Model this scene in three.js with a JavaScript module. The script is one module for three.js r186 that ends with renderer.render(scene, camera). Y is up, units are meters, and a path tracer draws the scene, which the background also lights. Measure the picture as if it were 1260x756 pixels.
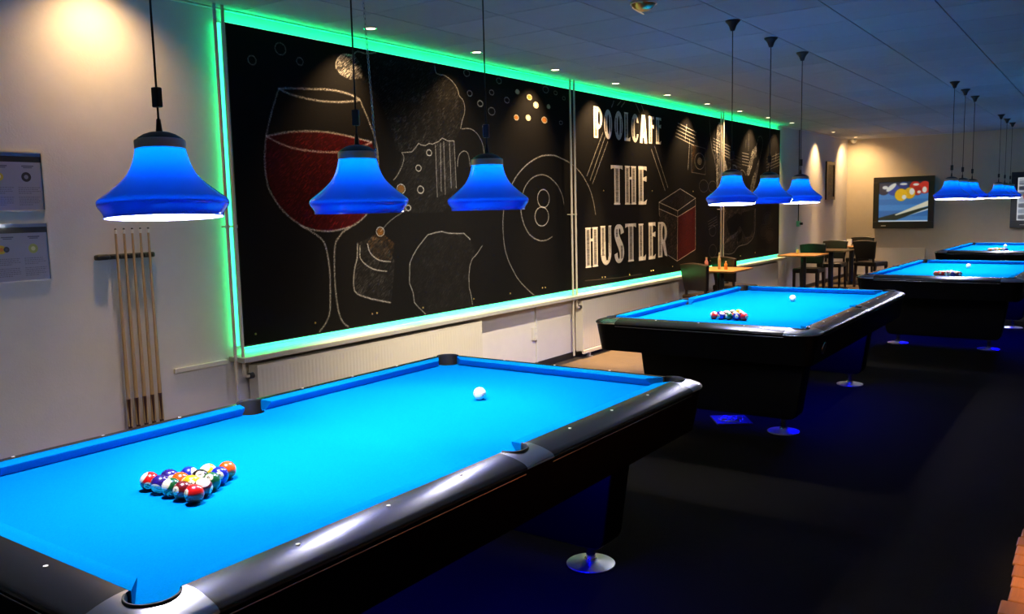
import * as THREE from 'three';
import { mergeGeometries, toCreasedNormals, mergeVertices } from 'three/addons/utils/BufferGeometryUtils.js';
import { RoundedBoxGeometry } from 'three/addons/geometries/RoundedBoxGeometry.js';
import { RectAreaLightUniformsLib } from 'three/addons/lights/RectAreaLightUniformsLib.js';
import { Brush, Evaluator, SUBTRACTION } from 'three-bvh-csg';

// ------------------------------------------------------------------ camera, exposure, light levels
const scene = new THREE.Scene();
scene.background = new THREE.Color(0x000000);
const camera = new THREE.PerspectiveCamera(39.7218, 1260 / 756, 0.05, 60);
camera.position.set(2.3051, 1.5941, 2.2673);
camera.rotation.set(-0.114, 0.6161, -0.0238, 'YXZ');
camera.updateMatrixWorld(true);
const renderer = new THREE.WebGLRenderer();
renderer.toneMapping = THREE.LinearToneMapping;
renderer.toneMappingExposure = 1.0;
renderer.shadowMap.enabled = true;
RectAreaLightUniformsLib.init();
const PENDANT = { color: new THREE.Color(1.0, 0.95, 0.88), power: 5.2, glow: 2.3 };          // bulbs in the blue shades, candela
const DOWN = { color: new THREE.Color(1.0, 0.64, 0.31), power: 9, beam: 42 };             // warm recessed spots along the wall
const GREEN = { color: new THREE.Color(0.0, 1.0, 0.24), power: 30 };              // led strips round the mural
const UNDER = { color: new THREE.Color(0.0, 0.0, 1.0), power: 150 };              // blue strips under the tables

// ------------------------------------------------------------------ helpers
let seed = 12345;
const rnd = () => { seed = (seed * 1664525 + 1013904223) >>> 0; return seed / 4294967296; };
const rr = (a, b) => a + (b - a) * rnd();
const lin = (r, g, b) => new THREE.Color().setRGB(r, g, b);
const V = (x, y, z) => new THREE.Vector3(x, y, z);
const taken = {};
function numbered(n) { const k = taken[n] = (taken[n] ?? -1) + 1; return k ? n + '_' + String(k).padStart(3, '0') : n; }
function thing(name, label, category, [x, y, z] = [0, 0, 0], turn = 0, group) {
  const o = new THREE.Group(); o.name = numbered(name); scene.add(o);
  o.position.set(x, y, z); o.rotation.y = turn; o.userData = { label, category };
  if (group) o.userData.group = group;
  return o;
}
function part(name, geo, mat, parent, label) {
  const m = new THREE.Mesh(Array.isArray(geo) ? mergeGeometries(geo.map(clean)) : geo, mat); m.name = name;
  if (label) m.userData.label = label;
  parent.add(m); return m;
}
function one(name, geo, mat, label, category, group, pos = [0, 0, 0], turn = 0) {
  const m = new THREE.Mesh(Array.isArray(geo) ? mergeGeometries(geo.map(clean)) : geo, mat); m.name = numbered(name);
  m.userData = { label, category }; if (group) m.userData.group = group;
  m.position.set(...pos); m.rotation.y = turn; scene.add(m); return m;
}
function struct(name, geo, mat) {
  const m = geo ? new THREE.Mesh(Array.isArray(geo) ? mergeGeometries(geo.map(clean)) : geo, mat) : new THREE.Group();
  m.name = name; m.userData = { kind: 'structure' }; scene.add(m); return m;
}
function clean(g) {
  const h = g.index ? g.toNonIndexed() : g.clone();
  for (const k of Object.keys(h.attributes)) if (!['position', 'normal', 'uv'].includes(k)) h.deleteAttribute(k);
  if (!h.attributes.uv) h.setAttribute('uv', new THREE.BufferAttribute(new Float32Array(h.attributes.position.count * 2), 2));
  if (!h.attributes.normal) h.computeVertexNormals();
  h.clearGroups(); return h;
}
function metreUV(g, s = 1) {                                     // uv in metres from the side a face looks to
  const h = g.index ? g.toNonIndexed() : g; const p = h.attributes.position, n = p.count, uv = new Float32Array(n * 2);
  const a = V(), b = V(), c = V(), e = V();
  for (let i = 0; i < n; i += 3) {
    a.fromBufferAttribute(p, i); b.fromBufferAttribute(p, i + 1); c.fromBufferAttribute(p, i + 2);
    e.copy(b).sub(a).cross(c.clone().sub(a)); const x = Math.abs(e.x), y = Math.abs(e.y), z = Math.abs(e.z);
    [a, b, c].forEach((q, k) => { const [u, v] = y >= x && y >= z ? [q.x, q.z] : x >= z ? [q.z, q.y] : [q.x, q.y]; uv[(i + k) * 2] = u / s; uv[(i + k) * 2 + 1] = v / s; });
  }
  h.setAttribute('uv', new THREE.BufferAttribute(uv, 2)); return h;
}
const box = (x0, x1, y0, y1, z0, z1) => metreUV(new THREE.BoxGeometry(x1 - x0, y1 - y0, z1 - z0).translate((x0 + x1) / 2, (y0 + y1) / 2, (z0 + z1) / 2));
const rbox = (x0, x1, y0, y1, z0, z1, r = 0.01, n = 2) => metreUV(new RoundedBoxGeometry(x1 - x0, y1 - y0, z1 - z0, n, Math.min(r, (x1 - x0) / 2.01, (y1 - y0) / 2.01, (z1 - z0) / 2.01)).translate((x0 + x1) / 2, (y0 + y1) / 2, (z0 + z1) / 2));
const cyl = (r0, r1, h, n = 20, open = false) => new THREE.CylinderGeometry(r1, r0, h, n, 1, open);   // r0 at the bottom
const bar = (a, b, r, n = 12) => { const d = b.clone().sub(a), g = cyl(r, r, d.length(), n); g.applyQuaternion(new THREE.Quaternion().setFromUnitVectors(V(0, 1, 0), d.clone().normalize())); return g.translate((a.x + b.x) / 2, (a.y + b.y) / 2, (a.z + b.z) / 2); };
const lathe = (pts, n = 40, ps = 0, pl = Math.PI * 2) => new THREE.LatheGeometry(pts.map(([r, y]) => new THREE.Vector2(r, y)), n, ps, pl);
function sweep(sections, closedCaps = true) {                     // sections: arrays of points (closed polygons), lofted into one solid
  const n = sections[0].length, pos = [];
  const tri = (a, b, c) => pos.push(a.x, a.y, a.z, b.x, b.y, b.z, c.x, c.y, c.z);
  for (let i = 0; i + 1 < sections.length; i++) for (let k = 0; k < n; k++) {
    const a = sections[i][k], b = sections[i][(k + 1) % n], c = sections[i + 1][(k + 1) % n], d = sections[i + 1][k];
    tri(a, b, c); tri(a, c, d);
  }
  if (closedCaps) for (const [s, flip] of [[sections[0], true], [sections[sections.length - 1], false]]) {
    const o = s[0], ax = s[1].clone().sub(o).normalize(); let nn = V();
    for (let k = 1; k + 1 < n; k++) nn.add(s[k].clone().sub(o).cross(s[k + 1].clone().sub(o)));
    nn.normalize(); const ay = nn.clone().cross(ax);
    const flat = s.map((q) => new THREE.Vector2(q.clone().sub(o).dot(ax), q.clone().sub(o).dot(ay)));
    for (const f of THREE.ShapeUtils.triangulateShape(flat, [])) flip ? tri(s[f[2]], s[f[1]], s[f[0]]) : tri(s[f[0]], s[f[1]], s[f[2]]);
  }
  const g = new THREE.BufferGeometry(); g.setAttribute('position', new THREE.Float32BufferAttribute(pos, 3));
  // outward orientation by signed volume
  let vol = 0; const a = V(), b = V(), c = V(), P = g.attributes.position;
  for (let i = 0; i < P.count; i += 3) { a.fromBufferAttribute(P, i); b.fromBufferAttribute(P, i + 1); c.fromBufferAttribute(P, i + 2); vol += a.dot(b.clone().cross(c)); }
  if (vol < 0) for (let i = 0; i < P.count; i += 3) { a.fromBufferAttribute(P, i + 1); b.fromBufferAttribute(P, i + 2); P.setXYZ(i + 1, b.x, b.y, b.z); P.setXYZ(i + 2, a.x, a.y, a.z); }
  return metreUV(toCreasedNormals(g, 0.6));
}
const csg = new Evaluator(); csg.useGroups = false; csg.attributes = ['position', 'normal', 'uv'];
function cut(g, ...tools) {
  let b = new Brush(clean(g)); b.updateMatrixWorld(true);
  for (const t of tools) { const k = new Brush(clean(t)); k.updateMatrixWorld(true); b = csg.evaluate(b, k, SUBTRACTION); }
  return clean(b.geometry);
}
// textures
function canvas(w, h) { const c = document.createElement('canvas'); c.width = w; c.height = h; return c; }
function tex(c, srgb = true) { const t = new THREE.CanvasTexture(c); if (srgb) t.colorSpace = THREE.SRGBColorSpace; t.wrapS = t.wrapT = THREE.RepeatWrapping; return t; }
function noiseTex(size, metres, fn, srgb = false) {
  const d = new Uint8Array(size * size * 4);
  for (let y = 0; y < size; y++) for (let x = 0; x < size; x++) { const v = fn(x, y, size), i = (y * size + x) * 4; const [r, g, b] = Array.isArray(v) ? v : [v, v, v]; d[i] = r; d[i + 1] = g; d[i + 2] = b; d[i + 3] = 255; }
  const t = new THREE.DataTexture(d, size, size); t.magFilter = THREE.LinearFilter; t.minFilter = THREE.LinearFilter; t.wrapS = t.wrapT = THREE.RepeatWrapping; t.repeat.set(1 / metres, 1 / metres);
  if (srgb) t.colorSpace = THREE.SRGBColorSpace; t.needsUpdate = true; return t;
}
function lattice(n) { const a = []; for (let i = 0; i < n * n; i++) a.push(rnd()); return (x, y) => { const xi = Math.floor(x), yi = Math.floor(y), fx = x - xi, fy = y - yi, s = (t) => t * t * (3 - 2 * t), q = (i, j) => a[(((j % n) + n) % n) * n + (((i % n) + n) % n)]; const u = s(fx), v = s(fy); return (q(xi, yi) * (1 - u) + q(xi + 1, yi) * u) * (1 - v) + (q(xi, yi + 1) * (1 - u) + q(xi + 1, yi + 1) * u) * v; }; }
const n8 = lattice(8), n32 = lattice(32), n128 = lattice(128);
const fbm = (x, y, s) => 0.5 * n8(x / s * 8, y / s * 8) + 0.3 * n32(x / s * 32, y / s * 32) + 0.2 * n128(x / s * 128, y / s * 128);
const grain = noiseTex(256, 0.35, (x, y, s) => 205 + 50 * (0.5 * n128(x / 2, y / 2) + 0.5 * rnd()));
const plasterTone = noiseTex(256, 2.3, (x, y, s) => 226 + 26 * fbm(x, y, s));
const plasterBump = noiseTex(256, 0.25, (x, y, s) => 255 * (0.4 * n128(x / 2, y / 2) + 0.6 * n32(x / 8, y / 8)));
const carpetTone = noiseTex(512, 0.9, (x, y, s) => { const v = 120 + 110 * (0.55 * rnd() + 0.45 * fbm(x, y, s)); return [v, v * 0.97, v * 0.92]; });
const carpetBump = noiseTex(256, 0.3, () => 255 * rnd());
const woodTone = (() => { const s = 256, d = (x, y) => { const g = n32(x / 3, y / 90) * 0.5 + n128(x / 1.3, y / 24) * 0.35 + 0.15 * rnd(); return [180 + 70 * g, 170 + 75 * g, 160 + 80 * g]; }; return noiseTex(s, 0.5, d, false); })();

// ------------------------------------------------------------------ materials
const std = (color, roughness = 0.6, more = {}) => new THREE.MeshStandardMaterial({ color, roughness, ...more });
const phys = (color, roughness = 0.5, more = {}) => new THREE.MeshPhysicalMaterial({ color, roughness, ...more });
const M = {
  wall: std(lin(0.72, 0.67, 0.60), 0.9, { map: plasterTone, bumpMap: plasterBump, bumpScale: 0.0005 }),
  wallEnd: std(lin(0.64, 0.54, 0.39), 0.9, { map: plasterTone, bumpMap: plasterBump, bumpScale: 0.0005 }),
  tile: [0, 1, 2].map((k) => std(lin(0.43, 0.44, 0.45).multiplyScalar(0.94 + 0.06 * k), 0.85, { map: plasterTone, bumpMap: plasterBump, bumpScale: 0.001 })),
  tileGrid: std(lin(0.10, 0.10, 0.10), 0.8),
  carpetLit: std(lin(0.13, 0.092, 0.058), 1, { map: carpetTone, bumpMap: carpetBump, bumpScale: 0.003 }),  // lighter brown of the same carpet, warm downlight put into its colour
  sill: std(lin(0.38, 0.38, 0.34), 0.4),
  carpet: phys(lin(0.010, 0.0088, 0.007), 1, { specularIntensity: 0.1, map: carpetTone, bumpMap: carpetBump, bumpScale: 0.003 }),
  black: std(lin(0.006, 0.006, 0.006), 0.5),
  baseboard: std(lin(0.012, 0.012, 0.012), 0.5),
  white: std(lin(0.66, 0.64, 0.58), 0.45),
  radiator: std(lin(0.62, 0.57, 0.46), 0.4),
  pipe: std(lin(0.56, 0.50, 0.40), 0.4),
  cloth: phys(lin(0.001, 0.22, 0.62), 0.95, { map: grain, specularIntensity: 0 }),
  lacquer: phys(lin(0.010, 0.010, 0.010), 0.27, { specularIntensity: 1 }),
  apron: phys(lin(0.0025, 0.0025, 0.003), 0.45, { specularIntensity: 0.15 }),
  rubber: std(lin(0.012, 0.012, 0.013), 0.6),
  aluminium: std(lin(0.50, 0.50, 0.52), 0.24, { metalness: 1 }),
  chrome: std(lin(0.75, 0.75, 0.78), 0.13, { metalness: 1 }),
  footMetal: std(lin(0.72, 0.72, 0.75), 0.34, { metalness: 1 }),
  capMetal: std(lin(0.78, 0.68, 0.56), 0.42, { metalness: 1 }),
  capBlack: std(lin(0.014, 0.013, 0.013), 0.4),
  pearl: std(lin(0.8, 0.8, 0.78), 0.3),
  shade: phys(lin(0.0, 0.085, 0.90), 1, { transmission: 0.02, thickness: 0, clearcoat: 1, clearcoatRoughness: 0.05, side: THREE.DoubleSide }),
  lining: phys(lin(0.85, 0.85, 0.85), 1, { transmission: 0.5, thickness: 0, side: THREE.DoubleSide }),
  bulb: std(lin(1, 1, 1), 0.5, { emissive: lin(1, 0.93, 0.82), emissiveIntensity: 8 }),
  ledOn: std(lin(0.2, 0.9, 0.5), 0.5, { emissive: lin(0.05, 1.0, 0.42), emissiveIntensity: 2.2 }),
  blueOn: std(lin(0.1, 0.1, 0.9), 0.5, { emissive: lin(0.02, 0.02, 1.0), emissiveIntensity: 1.5 }),
  downOn: std(lin(1, 1, 1), 0.5, { emissive: lin(1.0, 0.80, 0.5), emissiveIntensity: 6 }),
  dimLamp: std(lin(0.6, 0.5, 0.35), 0.4, { emissive: lin(1.0, 0.8, 0.5), emissiveIntensity: 0.25 }),
  silverPaint: std(lin(0.62, 0.57, 0.48), 0.35, { metalness: 0.3 }),
  brass: std(lin(0.75, 0.52, 0.2), 0.3, { metalness: 1 }),
  maple: std(lin(0.52, 0.36, 0.17), 0.45, { map: woodTone }),
  buttWood: std(lin(0.045, 0.018, 0.014), 0.3),
  ivory: std(lin(0.75, 0.72, 0.62), 0.4),
  leather: phys(lin(0.022, 0.014, 0.010), 0.38, { bumpMap: plasterBump, bumpScale: 0.0008 }),
  darkWood: std(lin(0.035, 0.018, 0.011), 0.4, { map: woodTone }),
  tableWood: std(lin(0.50, 0.24, 0.07), 0.4, { map: woodTone }),
  plank: [0, 1, 2].map((k) => std(lin(0.60, 0.19, 0.022).multiplyScalar(0.85 + 0.15 * k), 0.5, { map: woodTone })),
  glass: phys(lin(1, 1, 1), 0.03, { transmission: 1, thickness: 0 }),
};

// ------------------------------------------------------------------ room shell (wall with the mural is at x = XW)
const XW = -2.36, ZE = -16.72, ZF = 4.6, XR = 5.4, CH = 2.89;
struct('floor', box(XW - 0.2, XR + 0.2, -0.15, 0, ZE - 0.2, ZF + 0.2), M.carpet);
struct('wall_left', box(XW - 0.2, XW, 0, 3.1, ZE, ZF), M.wall);
struct('wall_end', [box(XW - 0.2, XR, 0, 3.1, ZE - 0.2, ZE), box(-0.01, XR, 0, 3.1, ZE - 0.01, ZE + 0.05)], M.wallEnd);
struct('wall_right', box(XR, XR + 0.2, 0, 3.1, ZE, ZF), M.wall);
struct('wall_front', box(XW - 0.2, XR + 0.2, 0, 3.1, ZF, ZF + 0.2), M.wall);
struct('baseboard_left', box(XW, XW + 0.012, 0, 0.07, ZE, ZF), M.baseboard);
struct('baseboard_end', box(XW, -0.01, 0, 0.07, ZE, ZE + 0.012), M.baseboard);
struct('floor_lit_carpet', box(XW + 0.012, -0.95, 0, 0.004, ZE + 0.012, ZF), M.carpetLit);  // strip added along the wall, its lighter colour stands in for downlight on the floor
const ceiling = struct('ceiling');
part('ceiling_grid', box(XW - 0.2, XR + 0.2, CH + 0.010, CH + 0.18, ZE - 0.2, ZF + 0.2), M.tileGrid, ceiling);
{
  const xs = [], zs = []; for (let x = -2.32; x < XR; x += 0.6) xs.push(x); for (let z = -2.52 + 0.6 * 12; z > ZE; z -= 0.6) zs.push(z);
  const rest = [], g0 = {};
  for (const x of xs) for (const z of zs) {
    const x1 = Math.min(x + 0.6, XR), z1 = Math.max(z - 0.6, ZE), a = 0.004; if (x1 - x < 0.05 || z - z1 < 0.05) continue;
    const w = x1 - x - 2 * a, d = z - z1 - 2 * a, key = w.toFixed(3) + '_' + d.toFixed(3);
    if (x < 2.0 && z < 0.1) {
      g0[key] ??= metreUV(new THREE.BoxGeometry(w, 0.016, d));
      part('ceiling_tile', g0[key], M.tile[Math.floor(rnd() * 3)], ceiling).position.set((x + x1) / 2, CH + 0.008, (z + z1) / 2);
    } else rest.push(box(x + a, x1 - a, CH, CH + 0.016, z1 + a, z - a));
  }
  const r = part('ceiling_tiles', rest, M.tile[1], ceiling); r.userData.kind = 'stuff';
  part('edge_trim', [box(XW, XW + 0.035, CH - 0.006, CH + 0.01, ZE, ZF), box(XW, XR, CH - 0.006, CH + 0.01, ZE, ZE + 0.035)], M.white, ceiling);
}

// ------------------------------------------------------------------ mural boards: chalk drawing, distances along the wall and heights in cm
const MURAL=[
["o",164.0,270.1,4.5,3.9,0,0.35,0,1.3],["o",140.2,259.7,3.2,2.9,0,0.35,0,1.3],["o",180.4,263.9,2.9,2.5,0,0.35,0,1.3],["o",413.1,275.7,3.8,2.5,0,0.35,0,1.3],
["o",401.5,264.3,3.3,2.2,0,0.35,0,1.3],["o",424.8,259.6,3.9,2.5,0,0.35,0,1.3],["o",384.1,253.0,3.5,2.3,0,0.35,0,1.3],["o",400.8,247.7,5.0,3.3,0,0.35,0,1.3],
["o",442.3,268.8,3.1,1.9,1,0.95,1,1.3],["o",462.2,265.7,3.8,2.3,1,0.95,2,1.3],["o",473.3,259.3,4.3,2.6,1,0.95,1,1.3],["o",495.7,259.7,3.0,1.8,1,0.95,1,1.3],
["o",439.5,245.0,3.6,2.3,1,0.95,2,1.3],["o",459.4,246.2,3.9,2.4,1,0.95,1,1.3],["o",487.7,246.1,4.7,2.8,1,0.95,2,1.3],["o",491.1,275.5,5.0,3.0,0,0.35,0,1.3],
["o",509.1,274.2,3.2,1.8,0,0.35,0,1.3],["o",518.4,245.5,3.2,1.8,0,0.35,0,1.3],["o",389.4,233.4,2.7,1.8,0,0.35,0,1.3],["o",524.7,270.3,2.8,1.7,0,0.35,0,1.3],
["o",365.9,277.2,4.1,2.7,0,0.35,0,1.3],["o",369.4,260.4,3.4,2.3,0,0.35,0,1.3],["o",384.1,253.0,4.1,2.7,0,0.35,0,1.3],
["f",[148.3,211.7,154.0,212.8,173.5,216.1,192.0,217.4,217.5,216.4,247.0,212.7,249.4,203.7,248.1,182.3,242.8,166.9,234.4,156.1,220.5,149.8,203.2,147.4,189.0,148.2,175.1,152.3,167.3,156.1,153.3,168.8,146.3,185.1,146.3,199.7],3,1,1],
["l",[160.8,243.7,174.1,245.2,187.9,246.2,202.2,247.3,213.5,247.4,225.8,246.1,235.6,243.5],2.2,0.9,0,1],
["l",[160.8,243.7,166.9,241.7,175.1,240.3,191.6,239.0,203.2,238.9,215.0,239.6,225.5,240.9,235.8,242.8],2.2,0.9,0,1],
["l",[160.8,243.7,156.8,234.9,153.0,225.5,148.3,211.7,146.1,198.6,146.3,185.1,148.1,176.8,153.3,168.8,160.0,161.5,167.3,156.1,175.8,151.2,182.9,147.5,188.9,144.2,193.1,140.8,195.4,136.9,198.1,122.4,198.0,103.0,195.8,86.8,191.5,80.6,185.6,75.5],2.2,0.8,0,1],
["l",[235.9,243.6,240.9,235.1,245.5,226.5,251.4,212.9,253.0,197.7,250.6,180.4,245.0,167.5,237.6,158.1,228.3,152.6,220.5,149.4,213.5,146.2,208.8,142.5,205.2,137.9,203.2,122.1,203.2,104.3,205.4,87.5,208.2,81.0,214.6,75.3],2.2,0.8,0,1],
["l",[173.6,151.8,180.8,149.6,188.9,148.0,195.8,147.3,203.2,147.2,212.4,148.3,220.5,149.8],2,0.85,0,1],
["l",[148.3,211.7,154.0,212.8,163.7,214.8,173.5,216.1,182.3,217.0,192.0,217.4,204.2,217.4,217.5,216.4,233.0,214.6,247.0,212.7],2.2,0.9,0,1],
["l",[148.3,211.7,157.0,208.2,166.5,205.6,176.4,204.2,194.8,203.3,205.6,203.5,216.7,204.4,232.5,207.8,247.0,212.7],2.2,0.9,0,1],
["f",[213.8,262.9,213.9,266.7,215.7,269.9,218.6,272.4,222.7,274.2,230.9,274.9,235.6,277.9,244.2,277.6,256.2,280.0,270.7,280.1,289.2,279.7,308.6,279.6,323.5,278.5,325.2,272.7,336.7,271.7,345.7,268.2,352.9,261.9,354.6,257.4,360.0,253.3,361.8,245.3,357.3,235.3,355.1,229.3,345.9,218.7,330.0,219.5,317.2,214.5,300.1,214.0,291.5,207.2,279.9,206.2,273.9,207.1,269.3,223.1,259.5,240.8,247.1,252.9,238.9,258.0,222.5,257.4,216.2,259.0],8,0.34,2],
["f",[213.8,262.9,215.7,269.9,222.7,274.2,233.3,274.9,239.6,268.7,239.9,259.3,228.1,256.3,217.8,259.2],0,0.75,2],
["l",[213.8,262.9,213.9,266.7,215.7,269.9,218.6,272.4,222.7,274.2,230.9,274.9,235.6,277.9,244.2,277.6,256.2,280.0],1.6,0.75,0,1],
["l",[323.5,278.5,325.2,272.7,336.7,271.7,345.7,268.2,352.9,261.9,354.6,257.4,360.0,253.3,361.8,245.3,357.3,235.3,355.1,229.3],1.4,0.6,0,1],
["l",[279.9,206.2,291.5,207.2,296.0,210.6,300.1,214.2,304.0,213.2,308.8,213.1,313.2,215.0,317.5,214.5,325.7,217.3,330.4,220.2,337.4,218.2,345.9,218.7],1.3,0.55,0,0],
["l",[279.9,206.2,282.1,203.0,280.5,197.5,274.2,188.9,268.9,184.4],1.3,0.5,0,1],
["f",[280.4,206.1,291.9,207.2,300.1,213.4,346.1,218.3,347.1,173.1,327.9,158.2,282.5,158.9,269.7,182.5],8,0.14,2],["l",[321.1,214.4,321.4,171.1],1.2,0.42,0,0],
["l",[332.0,217.6,331.9,173.1],1.2,0.42,0,0],["l",[339.5,218.0,340.1,178.6],1.2,0.42,0,0],["l",[345.9,218.7,347.0,178.6],1.2,0.42,0,0],["l",[327.7,216.0,326.7,175.8],1.2,0.42,0,0],
["f",[321.1,214.4,345.9,218.7,347.0,178.6,321.4,171.1],8,0.22,2],["l",[357.0,229.4,368.7,230.2,375.4,228.2,380.5,225.0,386.1,217.8,388.1,208.3],1.2,0.5,0,1],
["l",[349.4,197.2,350.2,202.8,352.1,206.9,355.6,209.6,360.2,210.7,364.1,209.1,365.6,206.1,367.2,197.7],1.2,0.5,0,1],["o",312.8,207.4,3.2,2.4,0,0.5,0,1.3],
["o",299.0,194.6,3.2,2.4,0,0.5,0,1.3],["o",277.4,177.8,4.7,3.7,0,0.5,2,1.3],["o",300.7,177.3,3.8,2.9,0,0.5,0,1.3],["o",285.0,162.8,2.9,2.2,0,0.5,0,1.3],["o",252.1,145.1,4.3,3.5,0,0.5,2,1.3],
["f",[227.4,137.2,226.1,126.1,222.8,117.1,221.5,104.5,227.5,98.2,240.2,94.1,260.6,89.1,264.4,106.5,267.1,121.0,258.7,135.4,244.9,142.3],8,0.3,2],
["f",[237.6,136.7,239.8,130.1,247.3,124.1,262.5,121.3,267.9,135.0,253.8,144.4,243.1,142.3],2,0.28,2],
["l",[227.4,137.2,226.1,126.1,222.8,117.1,221.5,104.5,223.4,100.6,227.5,98.2,240.2,94.1,260.6,89.1],1.9,0.8,0,1],
["l",[229.8,135.3,229.7,125.9,236.5,119.8,242.5,117.0,249.7,115.2,257.9,114.0],1.6,0.75,0,1],["l",[237.6,136.7,239.8,130.1,247.3,124.1,254.3,122.2,262.5,121.3],1.6,0.75,0,1],
["l",[252.1,145.1,263.4,152.9,276.8,159.0,284.6,162.1],1.2,0.3,0,1],
["f",[302.6,74.5,294.8,80.6,288.1,86.3,287.1,94.5,283.0,103.0,284.5,118.7,288.3,124.3,295.0,131.1,300.8,135.5,307.8,140.6,316.5,141.9,325.3,142.7,334.5,140.9,345.1,140.3,355.3,140.0,360.0,137.2,364.5,134.1,371.0,123.1,362.2,109.3,360.2,91.5,362.9,76.1],8,0.12,2],
["l",[302.6,74.5,294.8,80.6,288.1,86.3,287.1,94.5,283.0,103.0,284.5,118.7,288.3,124.3,295.0,131.1,300.8,135.5,307.8,140.6,316.5,141.9,325.3,142.7,334.5,140.9,345.1,140.3,355.3,140.0,360.0,137.2,364.5,134.1],1.5,0.62,0,0],
["l",[381.4,128.0,373.9,121.7,366.0,116.9,362.6,111.5,360.7,102.2,360.7,92.2,363.3,84.7,364.6,76.3],1.5,0.6,0,0],
["l",[416.7,165.7,420.2,172.4,426.8,179.4,434.0,187.5,443.2,194.7,454.9,201.6,469.1,207.5,482.2,211.1,496.6,212.4,507.6,212.0,516.8,210.2,529.3,207.5,541.8,203.5,553.5,197.7,563.4,190.5,572.7,181.8,579.0,172.5,583.5,162.7,586.8,151.5],2,0.85,0,1],
["l",[416.7,165.7,415.0,156.7,413.7,146.3,414.2,135.0,415.6,125.2,418.9,116.7,423.5,108.8,428.8,102.0,436.9,93.2,446.2,86.2,455.8,79.8,466.3,74.0],1.7,0.65,0,1],
["l",[521.6,163.7,519.5,170.7,515.7,176.8,509.0,183.3,499.8,188.5,491.8,191.5,482.3,192.9,472.8,192.0,463.0,188.9,455.6,184.3,449.8,178.5,445.3,168.5,443.6,158.3,446.9,148.0,451.2,141.4,457.3,135.3,464.9,131.5,474.1,128.8,482.2,128.2,489.6,128.9,498.8,131.7],1.8,0.75,0,1],
["o",483.4,169.6,10.7,8.8,0,0.75,0,1.5],["o",479.8,152.1,12.4,9.4,0,0.75,0,1.5],["l",[605.2,241.1,568.6,192.9],2,0.85,0,0],["l",[610.0,237.0,575.4,188.3],2,0.85,0,0],
["l",[616.0,232.0,580.6,184.9],2,0.85,0,0],["l",[631.1,277.3,624.9,269.3],2,0.85,0,0],["l",[647.4,278.3,638.6,272.6],2,0.85,0,0],["l",[657.2,278.3,647.3,271.6],2,0.85,0,0],
["l",[683.5,279.2,693.8,269.3],2,0.85,0,0],["l",[699.2,278.6,704.4,271.5],2,0.85,0,0],["l",[724.6,227.8,763.3,178.3],2,0.85,0,0],["l",[733.5,232.1,771.5,181.9],2,0.85,0,0],
["g","P",585.0,604.1,267.9,234.5],["g","O",607.6,626.1,266.6,234.7],["g","O",631.8,651.1,266.8,234.9],["g","L",655.0,670.0,266.8,234.8],["g","C",672.4,691.4,266.8,234.1],
["g","A",693.7,713.4,267.3,234.0],["g","F",717.7,732.8,267.2,234.9],["g","E",737.3,752.4,267.1,235.2],["g","T",622.2,649.9,206.4,162.4],["g","H",655.3,683.6,206.5,162.2],
["g","E",689.5,712.2,207.0,161.8],["g","H",563.7,590.8,138.4,95.3],["g","U",596.6,622.0,139.3,95.7],["g","S",628.2,652.1,139.9,95.7],["g","T",655.3,682.4,140.1,95.9],
["g","L",689.1,708.5,139.3,95.3],["g","E",715.6,735.8,140.0,95.2],["g","R",742.4,768.8,139.8,96.0],["f",[800.5,145.1,858.0,158.6,858.1,100.2,798.8,88.0],4,0.34,1],
["f",[745.4,156.3,800.5,145.1,798.8,88.0,769.7,97.7,747.3,112.9],5,0.5,2],["f",[745.4,164.2,808.2,181.3,857.9,169.0,800.6,152.9],6,0.6,2],
["f",[745.4,164.2,800.6,152.9,800.5,145.1,745.4,156.3],6,0.45,2],["f",[800.6,152.9,857.9,169.0,858.0,158.6,800.5,145.1],6,0.4,2],
["l",[745.4,164.2,808.2,181.3,857.9,169.0,800.6,152.9,745.4,164.2],1.3,0.85,0,0],["l",[745.4,156.3,800.5,145.1,858.0,158.6],1.3,0.85,0,0],
["l",[800.6,152.9,800.5,145.1,798.8,88.0],1.3,0.85,0,0],["l",[857.9,169.0,858.1,100.2],1.3,0.85,0,0],["l",[745.4,164.2,745.4,156.3,746.4,147.2],1.3,0.85,0,0],
["l",[769.7,97.7,798.8,88.0,858.1,100.2],1.3,0.85,0,0],["l",[801.2,264.4,861.0,256.2],1.8,0.85,0,0],["l",[799.2,260.2,858.8,251.8],1.8,0.85,0,0],["l",[797.2,256.0,856.7,247.4],1.8,0.85,0,0],
["l",[795.2,251.8,854.5,243.0],1.8,0.85,0,0],["l",[793.2,247.6,852.4,238.7],1.8,0.85,0,0],["l",[829.1,264.7,824.0,243.6],2.4,0.95,0,0],["l",[838.8,246.4,833.3,206.1],1.8,0.85,0,0],
["l",[844.9,239.4,891.6,236.1,891.8,200.9,844.9,203.2,844.9,239.4],1.6,0.4,0,0],["o",872.1,218.5,16.8,10.8,0,0.35,0,1.6],["o",872.1,218.5,6.9,4.3,0,0.35,1,1.2],
["f",[844.9,239.4,861.0,238.0,853.0,203.4,844.9,203.2],2,0.35,2],["o",886.2,185.4,15.8,8.3,0,0.22,0,1.4],["o",918.1,184.6,15.0,7.9,0,0.25,0,1.4],["o",918.6,123.3,12.0,7.6,0,0.22,0,1.4],
["o",918.9,94.7,13.9,9.2,0,0.22,0,1.4],["l",[900.9,136.3,933.5,143.0],1,0.25,0,0],["l",[901.8,132.7,934.4,139.3],1,0.25,0,0],["l",[902.7,129.1,935.4,135.6],1,0.25,0,0],
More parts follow.
